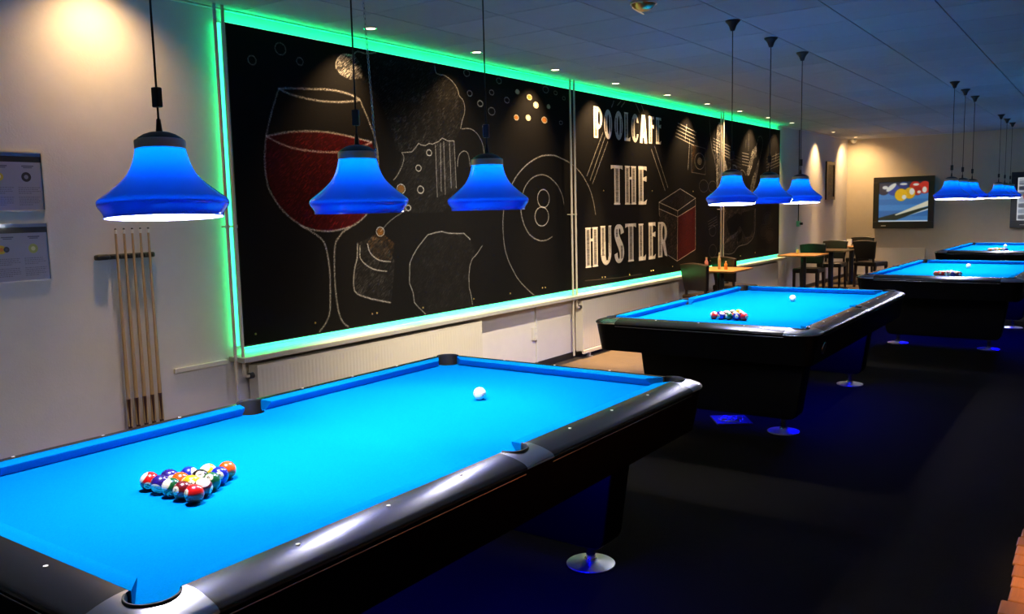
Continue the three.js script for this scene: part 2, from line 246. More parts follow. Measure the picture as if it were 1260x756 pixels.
["l",[903.6,125.4,936.3,131.9],1,0.25,0,0],["l",[919.3,251.8,985.4,242.6],2,0.9,0,0],["l",[919.4,247.8,985.5,238.4],2,0.9,0,0],["l",[919.4,243.8,985.5,234.2],2,0.9,0,0],
["l",[919.4,239.8,985.6,230.0],2,0.9,0,0],["l",[919.5,235.8,985.7,225.8],2,0.9,0,0],["l",[905.7,275.3,909.7,252.4,915.6,236.1,925.5,221.9,931.6,207.4,934.0,182.4],3,0.75,0,1],
["f",[938.2,275.4,948.9,273.8,953.7,251.4,966.6,219.8,976.3,208.4,960.9,173.3,936.2,173.3,926.8,212.9,923.6,240.9],0,0.85,2],
["l",[963.4,223.1,973.1,206.6,985.9,213.3,989.1,214.6,1002.1,216.7,1012.2,212.8],3,0.85,0,1],["l",[1020.7,204.7,1029.1,210.3,1041.2,208.7,1050.1,202.8],3,0.8,0,1],
["f",[1103.7,262.0,1092.2,249.0,1075.3,240.1,1065.9,226.5,1050.1,203.5,1061.8,202.2,1075.8,217.0,1082.8,228.9,1094.8,232.5,1096.6,249.2],0,0.95,2],
["l",[1103.0,262.3,1113.8,265.1,1123.9,259.0,1121.5,247.1,1114.6,236.7,1105.0,216.5,1088.5,192.6,1076.8,175.9],2.8,0.6,0,1],
["f",[1096.7,217.5,1107.6,230.5,1093.6,193.6,1079.4,174.6,1064.9,175.8,1075.2,195.8],0,0.8,2],["l",[1032.1,236.3,1061.7,235.0],2,0.7,0,0],["l",[1032.1,231.9,1061.8,230.6],2,0.7,0,0],
["l",[1032.2,227.6,1062.0,226.2],2,0.7,0,0],["l",[1032.3,223.3,1062.1,221.8],2,0.7,0,0],["l",[1032.4,218.9,1062.2,217.3],2,0.7,0,0],["l",[1061.0,266.8,1059.9,239.8],2,0.45,0,0],
["l",[1048.9,256.4,1047.5,244.2],3,0.4,0,0],["l",[1142.2,230.4,1215.4,243.6],1.4,0.42,0,0],["l",[1142.3,225.7,1215.6,238.8],1.4,0.42,0,0],["l",[1142.5,221.1,1215.7,234.0],1.4,0.42,0,0],
["l",[1142.6,216.4,1215.9,229.1],1.4,0.42,0,0],["l",[1142.8,211.8,1216.1,224.3],1.4,0.42,0,0],["l",[1190.1,243.9,1188.6,228.0],2,0.5,0,0],["l",[975.9,234.0,1028.8,227.7],1.2,0.2,0,0],
["l",[976.0,229.4,1028.9,222.9],1.2,0.2,0,0],["l",[976.1,224.7,1029.0,218.1],1.2,0.2,0,0],["l",[976.1,220.1,1029.1,213.3],1.2,0.2,0,0],
["f",[957.1,154.1,957.9,92.2,974.8,87.4,1000.6,88.3,1018.4,95.6,1064.5,99.9,1088.3,112.3,1092.5,152.5],5,0.7,2],
["l",[957.1,154.1,957.9,92.2,974.8,87.4,1000.6,88.3,1018.4,95.6,1064.5,99.9,1088.3,112.3,1092.5,152.5],1.6,0.5,0,1],
["f",[970.0,135.4,1013.0,147.2,1033.2,141.9,1031.4,130.6,1004.5,115.4,987.4,114.5,976.2,122.6],7,1,0],
["f",[1035.6,146.8,1087.3,150.9,1083.3,119.1,1069.3,109.7,1050.4,109.0,1036.1,120.6,1022.2,129.3],7,1,0],["f",[1018.0,113.3,1036.1,120.6,1033.9,107.8,1018.2,101.9],7,1,0],
["l",[961.8,101.9,980.9,111.7],1.6,0.35,0,0],["l",[968.8,103.3,988.0,113.2],1.6,0.35,0,0],["l",[975.8,104.8,995.2,114.8],1.6,0.35,0,0],["l",[982.9,106.3,1002.5,116.3],1.6,0.35,0,0],
["l",[990.1,107.8,1009.8,117.9],1.6,0.35,0,0],["l",[997.3,109.3,1017.2,119.4],1.6,0.35,0,0],["o",1153.1,133.9,24.4,11.9,0,0.08,1,2],["o",1134.0,114.8,23.8,11.8,0,0.08,1,2],
["o",1162.1,107.2,24.6,12.0,0,0.08,1,2],["l",[562.2,81.8,635.7,79.1,697.5,78.6],1,0.5,5,0],
];
const SCREWS=[[604.8,177.9],[726.2,178.1],[849.5,178.0],[599.6,82.4],[606.1,82.1],[665.0,80.1],[721.8,81.0],[727.9,80.9],[784.3,82.0],[478.3,81.5],[483.5,81.3],[422.7,81.1],[182.4,82.6],[239.5,82.5],[244.8,82.6],[298.4,81.0],[130.5,81.6],[366.7,81.5],[910.1,81.5],[1028.2,81.5],[1092.8,82.9]];
const INK = ['226,222,212', '238,222,188', '196,122,44', '44,4,8', '118,16,22', '138,116,104', '66,56,68', '5,5,6', '150,147,143'];
const PPM = 4.8;                                                 // pixels per cm of board
const GLYPH = (() => {
  const R = (x0, y0, x1, y1) => (p) => p.rect(x0, y0, x1 - x0, y1 - y0);
  const P = (...q) => (p) => { p.moveTo(q[0], q[1]); for (let i = 2; i < q.length; i += 2) p.lineTo(q[i], q[i + 1]); p.closePath(); };
  const El = (cx, cy, rx, ry) => (p) => { p.moveTo(cx + rx, cy); p.ellipse(cx, cy, rx, ry, 0, 0, Math.PI * 2); };
  // [solid shapes], [shapes taken out], [hatched stems: x, y0, y1, width]
  const tickTop = (x0, x1) => P(x0, 0, x1, 0, x1 + 0.02, 0.12, x1 - 0.12, 0.09, x0, 0.085);
  return {
    P: [[R(0, 0, 0.5, 1), El(0.44, 0.36, 0.56, 0.36)], [El(0.6, 0.36, 0.14, 0.22)], [[0.24, 0.05, 0.95, 0.26]]],
    R: [[R(0, 0, 0.46, 1), El(0.42, 0.31, 0.54, 0.31), P(0.45, 0.6, 0.75, 0.55, 1, 1, 0.72, 0.96)], [El(0.58, 0.31, 0.13, 0.2)], [[0.22, 0.05, 0.95, 0.24]]],
    O: [[El(0.5, 0.5, 0.5, 0.5)], [El(0.52, 0.5, 0.12, 0.33)], [[0.2, 0.25, 0.75, 0.16], [0.82, 0.25, 0.75, 0.12]]],
    C: [[El(0.5, 0.5, 0.5, 0.5)], [El(0.6, 0.5, 0.16, 0.36), R(0.62, 0.3, 1.1, 0.7)], [[0.22, 0.2, 0.8, 0.22]]],
    L: [[R(0.03, 0, 0.6, 1), P(0, 0.9, 0.75, 0.9, 1, 0.84, 0.94, 1, 0, 1), R(0, 0, 0.66, 0.04)], [], [[0.31, 0.06, 0.88, 0.3]]],
    A: [[P(0.28, 0, 0.72, 0, 1, 1, 0.62, 1, 0.56, 0.8, 0.42, 0.8, 0.38, 1, 0, 1)], [P(0.46, 0.68, 0.49, 0.3, 0.53, 0.68)], [[0.62, 0.08, 0.6, 0.16]]],
    F: [[R(0.03, 0, 0.58, 1), tickTop(0, 0.95), P(0.5, 0.33, 0.9, 0.3, 0.92, 0.45, 0.5, 0.4)], [], [[0.3, 0.1, 0.95, 0.28]]],
    E: [[R(0.03, 0, 0.58, 1), tickTop(0, 0.95), P(0.5, 0.3, 0.96, 0.25, 0.94, 0.4, 0.5, 0.37), P(0, 0.92, 0.7, 0.92, 1, 0.86, 0.88, 1, 0, 1)], [], [[0.3, 0.1, 0.9, 0.28]]],
    T: [[R(0.28, 0, 0.74, 1), P(0, 0, 1, 0, 1, 0.11, 0.86, 0.08, 0.14, 0.08, 0, 0.11), R(0.24, 0.96, 0.78, 1)], [], [[0.51, 0.08, 0.94, 0.26]]],
    H: [[R(0.02, 0, 0.42, 1), R(0.58, 0, 0.98, 1), R(0.4, 0.28, 0.6, 0.35), R(0, 0, 0.46, 0.03), R(0.54, 0, 1, 0.03), R(0, 0.97, 0.46, 1), R(0.54, 0.97, 1, 1)], [], [[0.22, 0.06, 0.94, 0.22], [0.78, 0.06, 0.94, 0.22]]],
    U: [[R(0.03, 0, 0.44, 0.72), R(0.74, 0, 0.97, 0.72), El(0.5, 0.7, 0.47, 0.3), R(0, 0, 0.48, 0.03), R(0.7, 0, 1, 0.03)], [P(0.45, 0, 0.73, 0, 0.73, 0.76, 0.66, 0.88, 0.52, 0.88, 0.45, 0.76)], [[0.23, 0.05, 0.75, 0.22], [0.86, 0.05, 0.7, 0.1]]],
    S: [[(p) => { p.moveTo(0.98, 0.22); p.bezierCurveTo(0.95, -0.06, 0.03, -0.1, 0.03, 0.2); p.bezierCurveTo(0.03, 0.46, 0.55, 0.6, 0.55, 0.8); p.bezierCurveTo(0.55, 0.93, 0.36, 0.93, 0.33, 0.72); p.lineTo(0.02, 0.76); p.bezierCurveTo(0.1, 1.1, 0.98, 1.06, 1, 0.72); p.bezierCurveTo(1, 0.46, 0.5, 0.38, 0.48, 0.18); p.bezierCurveTo(0.48, 0.07, 0.66, 0.07, 0.66, 0.26); p.closePath(); }], [], [[0.28, 0.12, 0.32, 0.2], [0.76, 0.55, 0.88, 0.2]]],
  };
})();
function spline(f) { const c = new THREE.CatmullRomCurve3(f, false, 'centripetal'); return c.getSpacedPoints(Math.max(8, Math.ceil(c.getLength() * PPM / 3))); }
function drawMural(a0, a1, y0, y1) {
  const w = Math.round((a1 - a0) * PPM), h = Math.round((y1 - y0) * PPM), cv = canvas(w, h), c = cv.getContext('2d');
  c.fillStyle = 'rgb(15,14,14)'; c.fillRect(0, 0, w, h);
  for (let i = 0; i < 9000; i++) { c.fillStyle = `rgba(120,118,114,${rr(0.0, 0.045)})`; const x = rr(0, w), y = rr(0, h); c.fillRect(x, y, rr(1, 9), rr(1, 3)); }
  const X = (a) => (a - a0) * PPM, Y = (y) => (y1 - y) * PPM;
  const pts = (f) => { const o = []; for (let i = 0; i < f.length; i += 2) o.push(V(f[i], f[i + 1], 0)); return o; };
  const hit = (f, pad = 30) => { for (let i = 0; i < f.length; i += 2) if (f[i] > a0 - pad && f[i] < a1 + pad) return true; return false; };
  function chalk(list, width, alpha, ink) {                       // a soft broken line of dots
    const wp = Math.max(1.2, width * PPM * 0.8);
    for (let i = 0; i + 1 < list.length; i++) {
      const p = list[i], q = list[i + 1], n = Math.max(1, Math.ceil(p.distanceTo(q) * PPM / 1.0));
      for (let k = 0; k < n; k++) {
        const t = k / n, x = X(p.x + (q.x - p.x) * t), y = Y(p.y + (q.y - p.y) * t);
        for (let j = 0; j < 5; j++) { c.fillStyle = `rgba(${INK[ink]},${alpha * rr(0.10, 0.46)})`; const s = rr(0.9, 2.2); c.fillRect(x + (rnd() + rnd() - 1) * wp * 0.62 - s / 2, y + (rnd() + rnd() - 1) * wp * 0.62 - s / 2, s, s); }
      }
    }
  }
  for (const o of MURAL) {
    if (o[0] === 'l') { if (!hit(o[1])) continue; const f = pts(o[1]); chalk(o[5] ? spline(f) : f, o[2], o[3], o[4]); }
    else if (o[0] === 'f') {
      if (!hit(o[1])) continue; const f = pts(o[1]); c.save(); c.beginPath(); f.forEach((p, i) => i ? c.lineTo(X(p.x), Y(p.y)) : c.moveTo(X(p.x), Y(p.y))); c.closePath(); c.clip();
      const xs = f.map((p) => X(p.x)), ys = f.map((p) => Y(p.y)), x0 = Math.min(...xs), x1 = Math.max(...xs), ya = Math.min(...ys), yb = Math.max(...ys);
      if (o[4] !== 2) { c.fillStyle = `rgba(${INK[o[2]]},${o[3]})`; c.fillRect(x0, ya, x1 - x0, yb - ya); }
      if (o[4]) {
        const n = Math.min(9000, (x1 - x0) * (yb - ya) / 14); c.lineCap = 'round';
        for (let i = 0; i < n; i++) {
          const x = rr(x0, x1), y = rr(ya, yb), l = rr(4, 16), g = n32(x / 26, y / 26), dark = o[4] === 1 && rnd() < 0.5;
          c.strokeStyle = dark ? `rgba(20,2,4,${rr(0, 0.22)})` : `rgba(${INK[o[4] === 1 ? 4 : o[2]]},${o[3] * rr(0.03, 0.42) * (0.3 + 1.2 * g)})`; c.lineWidth = rr(0.8, 2.6);
          c.beginPath(); c.moveTo(x, y); c.lineTo(x + l * 0.8, y - l * 0.6); c.stroke();
        }
      }
      c.restore();
    } else if (o[0] === 'o') {
      const [, a, y, ra, ry, ink, al, fl, lw] = o; if (a < a0 - 20 || a > a1 + 20) continue;
      if (fl) { c.fillStyle = `rgba(${INK[fl === 1 ? 1 : 2]},${al * 0.8})`; c.beginPath(); c.ellipse(X(a), Y(y), Math.abs(ra) * PPM * 0.8, ry * PPM * 0.8, 0, 0, 7); c.fill(); }
      const l = []; for (let k = 0; k <= 28; k++) l.push(V(a + ra * Math.cos(k * Math.PI / 14), y + ry * Math.sin(k * Math.PI / 14), 0)); chalk(l, lw, Math.min(1, al * 1.3), ink);
    } else if (o[0] === 'g') {
      const [, ch, ga, gb, yt, yb] = o; if (gb < a0 || ga > a1) continue; const g = GLYPH[ch];
      const gw = Math.ceil((gb - ga) * PPM), gh = Math.ceil((yt - yb) * PPM), t = canvas(gw, gh), k = t.getContext('2d');
      k.save(); k.scale(gw, gh); for (const [list, op] of [[g[0], 'source-over'], [g[1], 'destination-out']]) { k.globalCompositeOperation = op; for (const s of list) { k.fillStyle = `rgba(${INK[0]},${op === 'source-over' ? 0.86 : 1})`; k.beginPath(); s(k); k.fill(); } } k.restore();
      k.globalCompositeOperation = 'source-atop';
      for (let i = 0; i < gw * gh / 30; i++) { k.fillStyle = `rgba(30,26,24,${rr(0, 0.4)})`; k.fillRect(rr(0, gw), rr(0, gh), rr(1, 4), rr(1, 2)); }
      for (const [x, ya, yz, wd] of g[2]) { k.fillStyle = 'rgba(26,22,20,0.34)'; k.fillRect((x - wd / 2) * gw, ya * gh, wd * gw, (yz - ya) * gh); for (let y = ya * gh; y < yz * gh; y += rr(2.2, 4.5)) { k.fillStyle = `rgba(16,13,12,${rr(0.25, 0.75)})`; k.fillRect((x - wd / 2 * rr(0.7, 1)) * gw, y, wd * gw * rr(0.7, 1), rr(1, 2)); } }
      c.drawImage(t, X(ga), Y(yt));
    }
  }
  return tex(cv);
}
const MB = 0.75, MT = 2.803, XB = -2.31;                          // boards: bottom, top, front face
const PANELS = [[1.215, 5.36], [5.364, 9.53], [9.534, 12.10]];
const panelLabel = ['black mural board with chalk wine glass, beer mug and eight ball', 'black mural board lettered POOLCAFE THE HUSTLER in chalk', 'black mural board with chalk hand drawing at its far end'];
PANELS.forEach(([a, b], i) => {
  const t = thing('mural_board', panelLabel[i], 'mural', [XB, MB, -(a + b) / 2]);
  const m = phys(lin(1, 1, 1), 0.8, { specularIntensity: 0.1, map: drawMural(a * 100, b * 100, MB * 100, MT * 100) });
  part('board', new THREE.BoxGeometry(0.018, MT - MB, b - a).translate(-0.009, (MT - MB) / 2, 0), m, t);
  for (const [sa, sy] of SCREWS) if (sa / 100 > a && sa / 100 < b) part('screw', cyl(0.008, 0.006, 0.005, 12).rotateZ(-Math.PI / 2).translate(0.002, sy / 100 - MB, (a + b) / 2 - sa / 100), M.brass, t);
  for (const z of [-(b - a) * 0.3, (b - a) * 0.3]) part('batten', box(-0.0495, -0.018, 0.1, MT - MB - 0.1, z - 0.02, z + 0.02), M.white, t);
});

// ------------------------------------------------------------------ led strips behind the boards
function areaLight(w, h, color, power, pos, towards, parent = scene) {
  const l = new THREE.RectAreaLight(color, power, w, h); l.position.set(...pos); parent.add(l);
  const z = V(...pos).sub(V(...towards)).normalize(), x = V(0, 0, 1), y = z.clone().cross(x).normalize(); if (w < h) { x.copy(V(0, 1, 0).cross(z).normalize()); y.copy(z).cross(x); }   // long side along the wall, or upright
  l.quaternion.setFromRotationMatrix(new THREE.Matrix4().makeBasis(x, y, z)); return l;
}
const stripName = ['over the wine glass board', 'over the lettered board', 'over the hand drawing board'], stripUnder = ['under the wine glass board', 'under the lettered board', 'under the hand drawing board'];
PANELS.forEach(([a, b], i) => {
  const zc = -(a + b) / 2, len = b - a;
  const top = thing('led_strip', 'green led strip along the upper edge ' + stripName[i], 'led strip', [-2.334, MT + 0.001, zc], 0, 'green led strips round the mural');
  part('channel', box(-0.009, 0.009, 0, 0.006, -len / 2, len / 2), M.aluminium, top); part('led_diffuser', box(-0.007, 0.007, 0.006, 0.010, -len / 2, len / 2), M.ledOn, top);
  areaLight(len, 0.014, GREEN.color, GREEN.power, [-2.334, MT + 0.013, zc], [-2.334, 5, zc]);
  const low = thing('led_strip', 'green led strip along the lower edge ' + stripUnder[i], 'led strip', [-2.336, MB - 0.018, zc], 0, 'green led strips round the mural');
  part('channel', box(-0.024, 0.008, 0.006, 0.012, -len / 2, len / 2), M.aluminium, low); part('led_diffuser', box(-0.012, 0.008, -0.004, 0.006, -len / 2, len / 2), M.ledOn, low);
  areaLight(len, 0.014, GREEN.color, GREEN.power * 1.35, [-2.330, MB - 0.025, zc], [-2.337, MB - 0.1, zc]);
});
for (const [z, s, w] of [[-1.186, 1, 'beside the wine glass board between two pipes'], [-12.125, -1, 'beside the hand drawing board']]) {
  const t = thing('led_strip', 'upright green led strip ' + w, 'led strip', [-2.342, MB, z], 0, 'green led strips round the mural');
  part('channel', box(-0.018, -0.008, 0, MT - MB, -0.012, 0.012), M.aluminium, t); part('led_diffuser', box(-0.008, 0.006, 0, MT - MB, -0.010, 0.010), M.ledOn, t);
  areaLight(0.014, MT - MB, GREEN.color, GREEN.power * 0.55, [-2.336, (MB + MT) / 2, z + 0.013 * s], [-2.345, (MB + MT) / 2, z + s]);
}
// window sill under the boards
one('window_sill', rbox(-2.36, -2.2, 0.655, 0.69, -12.2, -1.12, 0.006), M.sill, 'long white window sill under the black mural boards', 'sill');

// ------------------------------------------------------------------ heating pipes, radiators, trunking, sockets
const pipeWhere = ['left of the green led strip', 'beside the wine glass board edge', 'left of the pair beside the lettering', 'right of the pair beside the lettering', 'left of the pair at the hand drawing', 'right of the pair at the hand drawing'];
[[-1.092, 0.02], [-1.151, 0.58], [-5.27, 0.06], [-5.345, 0.58], [-9.335, 0.02], [-9.425, 0.02]].forEach(([z, y0], i) => {
  const t = thing('heating_pipe', 'cream upright heating pipe ' + pipeWhere[i], 'pipe', [-2.25, 0, z], 0, 'heating pipes in front of the mural');
  part('tube', bar(V(0, y0, 0), V(0, CH, 0), 0.0105, 14), M.pipe, t);
  for (const y of [1.53]) part('clip', [cyl(0.014, 0.014, 0.02, 14).translate(0, y, 0), bar(V(0, y, 0), V(-0.055, y, 0), 0.005, 8)], M.pipe, t);
  if (i === 1 || i === 3) { part('elbow', new THREE.TubeGeometry(new THREE.CatmullRomCurve3([V(0, 0.6, 0), V(0, 0.575, 0), V(0.002, 0.56, -0.02), V(0.005, 0.56, -0.04)]), 12, 0.0105, 10), M.pipe, t); part('valve', [cyl(0.02, 0.02, 0.03, 16).rotateX(Math.PI / 2).translate(0.005, 0.56, -0.05)], M.capBlack, t); }
});
function radiator(name, label, len, pos, turn) {
  const t = thing(name, label, 'radiator', pos, turn, 'panel radiators'), H0 = 0.075, H1 = 0.62, n = Math.round(len / 0.033), pr = [];
  // ribbed front, along local x, looking to +z
  const sec = []; for (let k = 0; k <= n; k++) { const x = -len / 2 + 0.012 + (len - 0.024) * k / n; sec.push([x - 0.012, 0], [x - 0.005, 0.0016], [x + 0.005, 0.0016], [x + 0.012, 0]); }
  const g = new THREE.BufferGeometry(), P = [], q = sec.filter(([x]) => Math.abs(x) <= len / 2);
  for (let k = 0; k + 1 < q.length; k++) { const [xa, za] = q[k], [xb, zb] = q[k + 1], y0 = H0 + 0.03, y1 = H1 - 0.03; P.push(xa, y0, za, xb, y0, zb, xb, y1, zb, xa, y0, za, xb, y1, zb, xa, y1, za); }
  g.setAttribute('position', new THREE.Float32BufferAttribute(P, 3)); g.computeVertexNormals();
  part('ribbed_panel', [g, box(-len / 2, len / 2, H0, H1, -0.012, -0.0015)], M.radiator, t);
  part('rear_panel', box(-len / 2, len / 2, H0, H1, -0.085, -0.075), M.radiator, t);
  for (const s of [-1, 1]) part('side_cover', rbox(s * len / 2 - 0.005, s * len / 2 + 0.005, H0 + 0.01, H1 + 0.004, -0.09, 0.002, 0.003), M.radiator, t);
  const gr = []; for (let k = 0; k <= len / 0.02; k++) gr.push(box(-len / 2 + k * 0.02 - 0.003, -len / 2 + k * 0.02 + 0.003, H1 - 0.006, H1, -0.088, 0)); gr.push(box(-len / 2, len / 2, H1 - 0.006, H1 + 0.002, -0.012, 0.001), box(-len / 2, len / 2, H1 - 0.006, H1 + 0.002, -0.09, -0.08));
  part('top_grille', gr, M.radiator, t);
  part('lower_edge', rbox(-len / 2, len / 2, H0 - 0.02, H0 + 0.02, -0.02, 0.006, 0.006), M.radiator, t);
  for (const x of [-len * 0.42, len * 0.42]) part('foot', [box(x - 0.012, x + 0.012, 0.0, H0, -0.06, -0.03), box(x - 0.02, x + 0.02, 0, 0.008, -0.075, -0.005)], M.radiator, t);
  return t;
}
radiator('radiator', 'white ribbed panel radiator under the wine glass drawing', 2.42, [-2.225, 0, -2.45], Math.PI / 2);
radiator('radiator', 'white ribbed panel radiator under the lettering HUSTLER', 2.42, [-2.225, 0, -6.63], Math.PI / 2);
radiator('radiator', 'white ribbed panel radiator under the hand drawing', 2.0, [-2.225, 0, -10.8], Math.PI / 2);
radiator('radiator', 'white ribbed panel radiator on the end wall below the picture', 1.3, [-1.45, 0, ZE + 0.105], 0);
one('cable_trunking', rbox(XW, XW + 0.02, 0.645, 0.675, -1.10, -0.72, 0.003), M.white, 'short white cable trunking on the wall beside the cue rack', 'trunking');
one('cable_trunking', rbox(XW, XW + 0.016, 0.07, 0.65, -4.735, -4.712, 0.003), M.white, 'upright white cable trunking below the eight ball', 'trunking');
{
  const s = thing('wall_socket', 'white double wall socket beside the upright trunking below the eight ball', 'socket', [XW, 0.30, -4.675]);
  part('housing', rbox(0, 0.035, 0, 0.13, -0.032, 0.032, 0.006), M.white, s);
  for (const y of [0.035, 0.095]) part('outlet', cyl(0.02, 0.02, 0.004, 18).rotateZ(Math.PI / 2).translate(0.036, y, 0), M.ivory, s);
  const c = thing('wall_socket', 'small socket box with green led light painted into its colour on the wall at the end of a hanging cable', 'socket', [XW, 1.17, -13.27]);
  part('housing', rbox(0, 0.05, 0, 0.10, -0.06, 0.06, 0.008), std(lin(0.25, 0.62, 0.36), 0.5), c);  // green light on the box is painted into the housing colour
  part('plug', cyl(0.022, 0.022, 0.05, 14).rotateZ(Math.PI / 2).translate(0.07, 0.05, -0.01), M.capBlack, c);
  part('cable', bar(V(0.02, 0.1, 0), V(0.02, CH - 1.17, 0), 0.009, 10), M.baseboard, c);
}

// ------------------------------------------------------------------ wall of the cue rack: framed notices, cues
function notice(c, top) {
  const k = c.getContext('2d'), w = c.width, h = c.height; k.fillStyle = 'rgb(146,148,162)'; k.fillRect(0, 0, w, h);
  k.fillStyle = 'rgb(18,17,20)'; k.fillRect(0, h * 0.06, w, h * 0.10);
  k.fillStyle = 'rgb(225,225,230)'; k.font = `bold ${h * 0.05}px sans-serif`;
  const text = (x, y, wd, rows) => { for (let i = 0; i < rows; i++) { k.fillStyle = 'rgba(92,94,110,0.75)'; let xx = x; const e = x + wd * (i === rows - 1 ? 0.6 : rr(0.86, 1)); while (xx < e) { const l = rr(6, 22); k.fillRect(xx, y + i * h * 0.033, Math.min(l, e - xx), h * 0.014); xx += l + 5; } } };
  const ball = (x, y, r, a, b) => { k.fillStyle = a; k.beginPath(); k.arc(x, y, r, 0, 7); k.fill(); k.fillStyle = b; k.beginPath(); k.arc(x, y, r * 0.45, 0, 7); k.fill(); };
  for (let j = 0; j < 3; j++) { const x = w * (0.04 + j * 0.325); k.fillStyle = 'rgba(60,62,80,0.9)'; k.fillRect(x + w * 0.06, h * 0.22, w * 0.15, h * 0.018); k.fillRect(x + w * 0.08, h * 0.25, w * 0.11, h * 0.014); text(x, h * 0.6, w * 0.28, 4); text(x, h * 0.77, w * 0.28, 5); }
  if (top) { ball(w * 0.17, h * 0.42, h * 0.07, 'rgb(205,70,40)', 'rgb(220,215,200)'); ball(w * 0.47, h * 0.42, h * 0.07, 'rgb(196,178,52)', 'rgb(226,220,180)'); ball(w * 0.8, h * 0.42, h * 0.085, 'rgb(22,22,24)', 'rgb(120,122,130)'); }
  else { ball(w * 0.17, h * 0.44, h * 0.07, 'rgb(60,70,150)', 'rgb(220,215,200)'); ball(w * 0.42, h * 0.44, h * 0.075, 'rgb(206,170,40)', 'rgb(214,120,40)'); ball(w * 0.48, h * 0.44, h * 0.05, 'rgb(40,40,46)', 'rgb(70,70,76)'); ball(w * 0.81, h * 0.44, h * 0.085, 'rgb(150,160,84)', 'rgb(205,205,150)'); }
  return tex(c);
}
[[1.645, 1.955, true, 'upper silver framed notice with a black ball above another notice'], [1.277, 1.589, false, 'lower silver framed notice with a yellow green ball below another notice']].forEach(([y0, y1, top, label]) => {
  const w = 0.42, h = y1 - y0, t = thing('framed_notice', label, 'notice', [XW, y0, -0.035 + w / 2]);
  const f = 0.008; part('frame', [box(0, 0.016, 0, f, -w / 2, w / 2), box(0, 0.016, h - f, h, -w / 2, w / 2), box(0, 0.016, f, h - f, -w / 2, -w / 2 + f), box(0, 0.016, f, h - f, w / 2 - f, w / 2)], M.silverPaint, t);
  part('backing', box(0, 0.006, f, h - f, -w / 2 + f, w / 2 - f), M.capBlack, t);
  part('printed_sheet', new THREE.BoxGeometry(0.004, h - 2 * f, w - 2 * f).translate(0.008, h / 2, 0), phys(lin(1, 1, 1), 0.5, { map: notice(canvas(700, 500), top), clearcoat: 1, clearcoatRoughness: 0.06 }), t);
});
{
  const r = thing('cue_rack', 'black wall cue rack with rounded clips holding five cues', 'cue rack', [XW, 0, -0.456]);
  part('back_bar', rbox(0.004, 0.024, 1.366, 1.396, -0.185, 0.183, 0.01, 3), M.capBlack, r);
  for (let k = 0; k < 5; k++) part('clip', [-1, 1].map((s) => rbox(0.012, 0.056, 1.370, 1.392, 0.065 - 0.05 * k + s * 0.019 - 0.006, 0.065 - 0.05 * k + s * 0.019 + 0.006, 0.006, 3)), M.capBlack, r);
  part('end_knob', rbox(0.01, 0.05, 1.366, 1.398, 0.105, 0.185, 0.015, 3), M.capBlack, r);
  part('butt_tray', [rbox(0.004, 0.09, 0.03, 0.055, -0.185, 0.13, 0.006), box(0.004, 0.016, 0.0, 0.12, -0.185, 0.13), rbox(0.08, 0.09, 0.05, 0.075, -0.185, 0.13, 0.004)], M.capBlack, r);
  const nth = ['first', 'second', 'middle', 'fourth', 'fifth'];
  for (let k = 0; k < 5; k++) {
    const c = thing('pool_cue', nth[k] + ' pool cue in the wall rack counted from the framed notices', 'cue', [XW + 0.046, 0.056, -0.391 - 0.05 * k], 0, 'cues in the wall rack');
    const tp = (y) => 0.0145 - 0.0082 * (y / 1.48), L0 = 1.484;
    part('butt', lathe([[0, 0], [0.0145, 0], [0.0145, 0.01], [tp(0.42), 0.42], [tp(0.44), 0.5]], 12), M.buttWood, c);
    part('shaft', lathe([[tp(0.5) + 0.0006, 0.36], [tp(0.5), 0.5], [tp(1.45), 1.455]], 12), M.maple, c);
    part('ferrule', lathe([[0.0068, 1.455], [0.0066, 1.478]], 12), M.ivory, c); part('tip', lathe([[0.0066, 1.478], [0.006, L0], [0, L0 + 0.003]], 12), M.capBlack, c);
    for (let j = 0; j < 4; j++) { const a = j * Math.PI / 2, q = new THREE.Shape([new THREE.Vector2(-0.007, 0), new THREE.Vector2(0.007, 0), new THREE.Vector2(0, 0.16)]); part('inlay_point', new THREE.ExtrudeGeometry(q, { depth: 0.0016, bevelEnabled: false }).translate(0, 0.34, 0.0112).rotateY(a + 0.4), M.maple, c); }
  }
}

// ------------------------------------------------------------------ pool tables
const HX = 0.635, HZ = 1.27, CU = 0.053, BED = 0.757, RT = 0.800;
const RAIL = [[CU + 0.001, 0.760], [CU + 0.001, RT], ...[0.068, 0.083, 0.098, 0.112, 0.125, 0.137, 0.148, 0.157].map((s) => [s, RT - 2.0 * (s - 0.054) ** 2]), [0.164, 0.7735], [0.168, 0.768], [0.1685, 0.764], [0.165, 0.760]];
const CUSH = [[0, 0.7945], [0.004, 0.7975], [CU, RT], [CU, 0.7575], [0.03, 0.7575], [0.004, 0.786]];
const IX = HX + CU, IZ = HZ + CU, CE = 0.086, SE = 0.080;
const cornerPocket = [HX + 0.033, HZ + 0.035], sidePocket = HX + 0.047;
const column = (x, z, r, y0 = 0.5, y1 = 1) => cyl(r, r, y1 - y0, 36).translate(x, (y0 + y1) / 2, z);
const TG = { rail: [], casting: [], cushion: [], liner: [], bag: [], apron: [], apronCorner: [], trim: [], sight: [] };
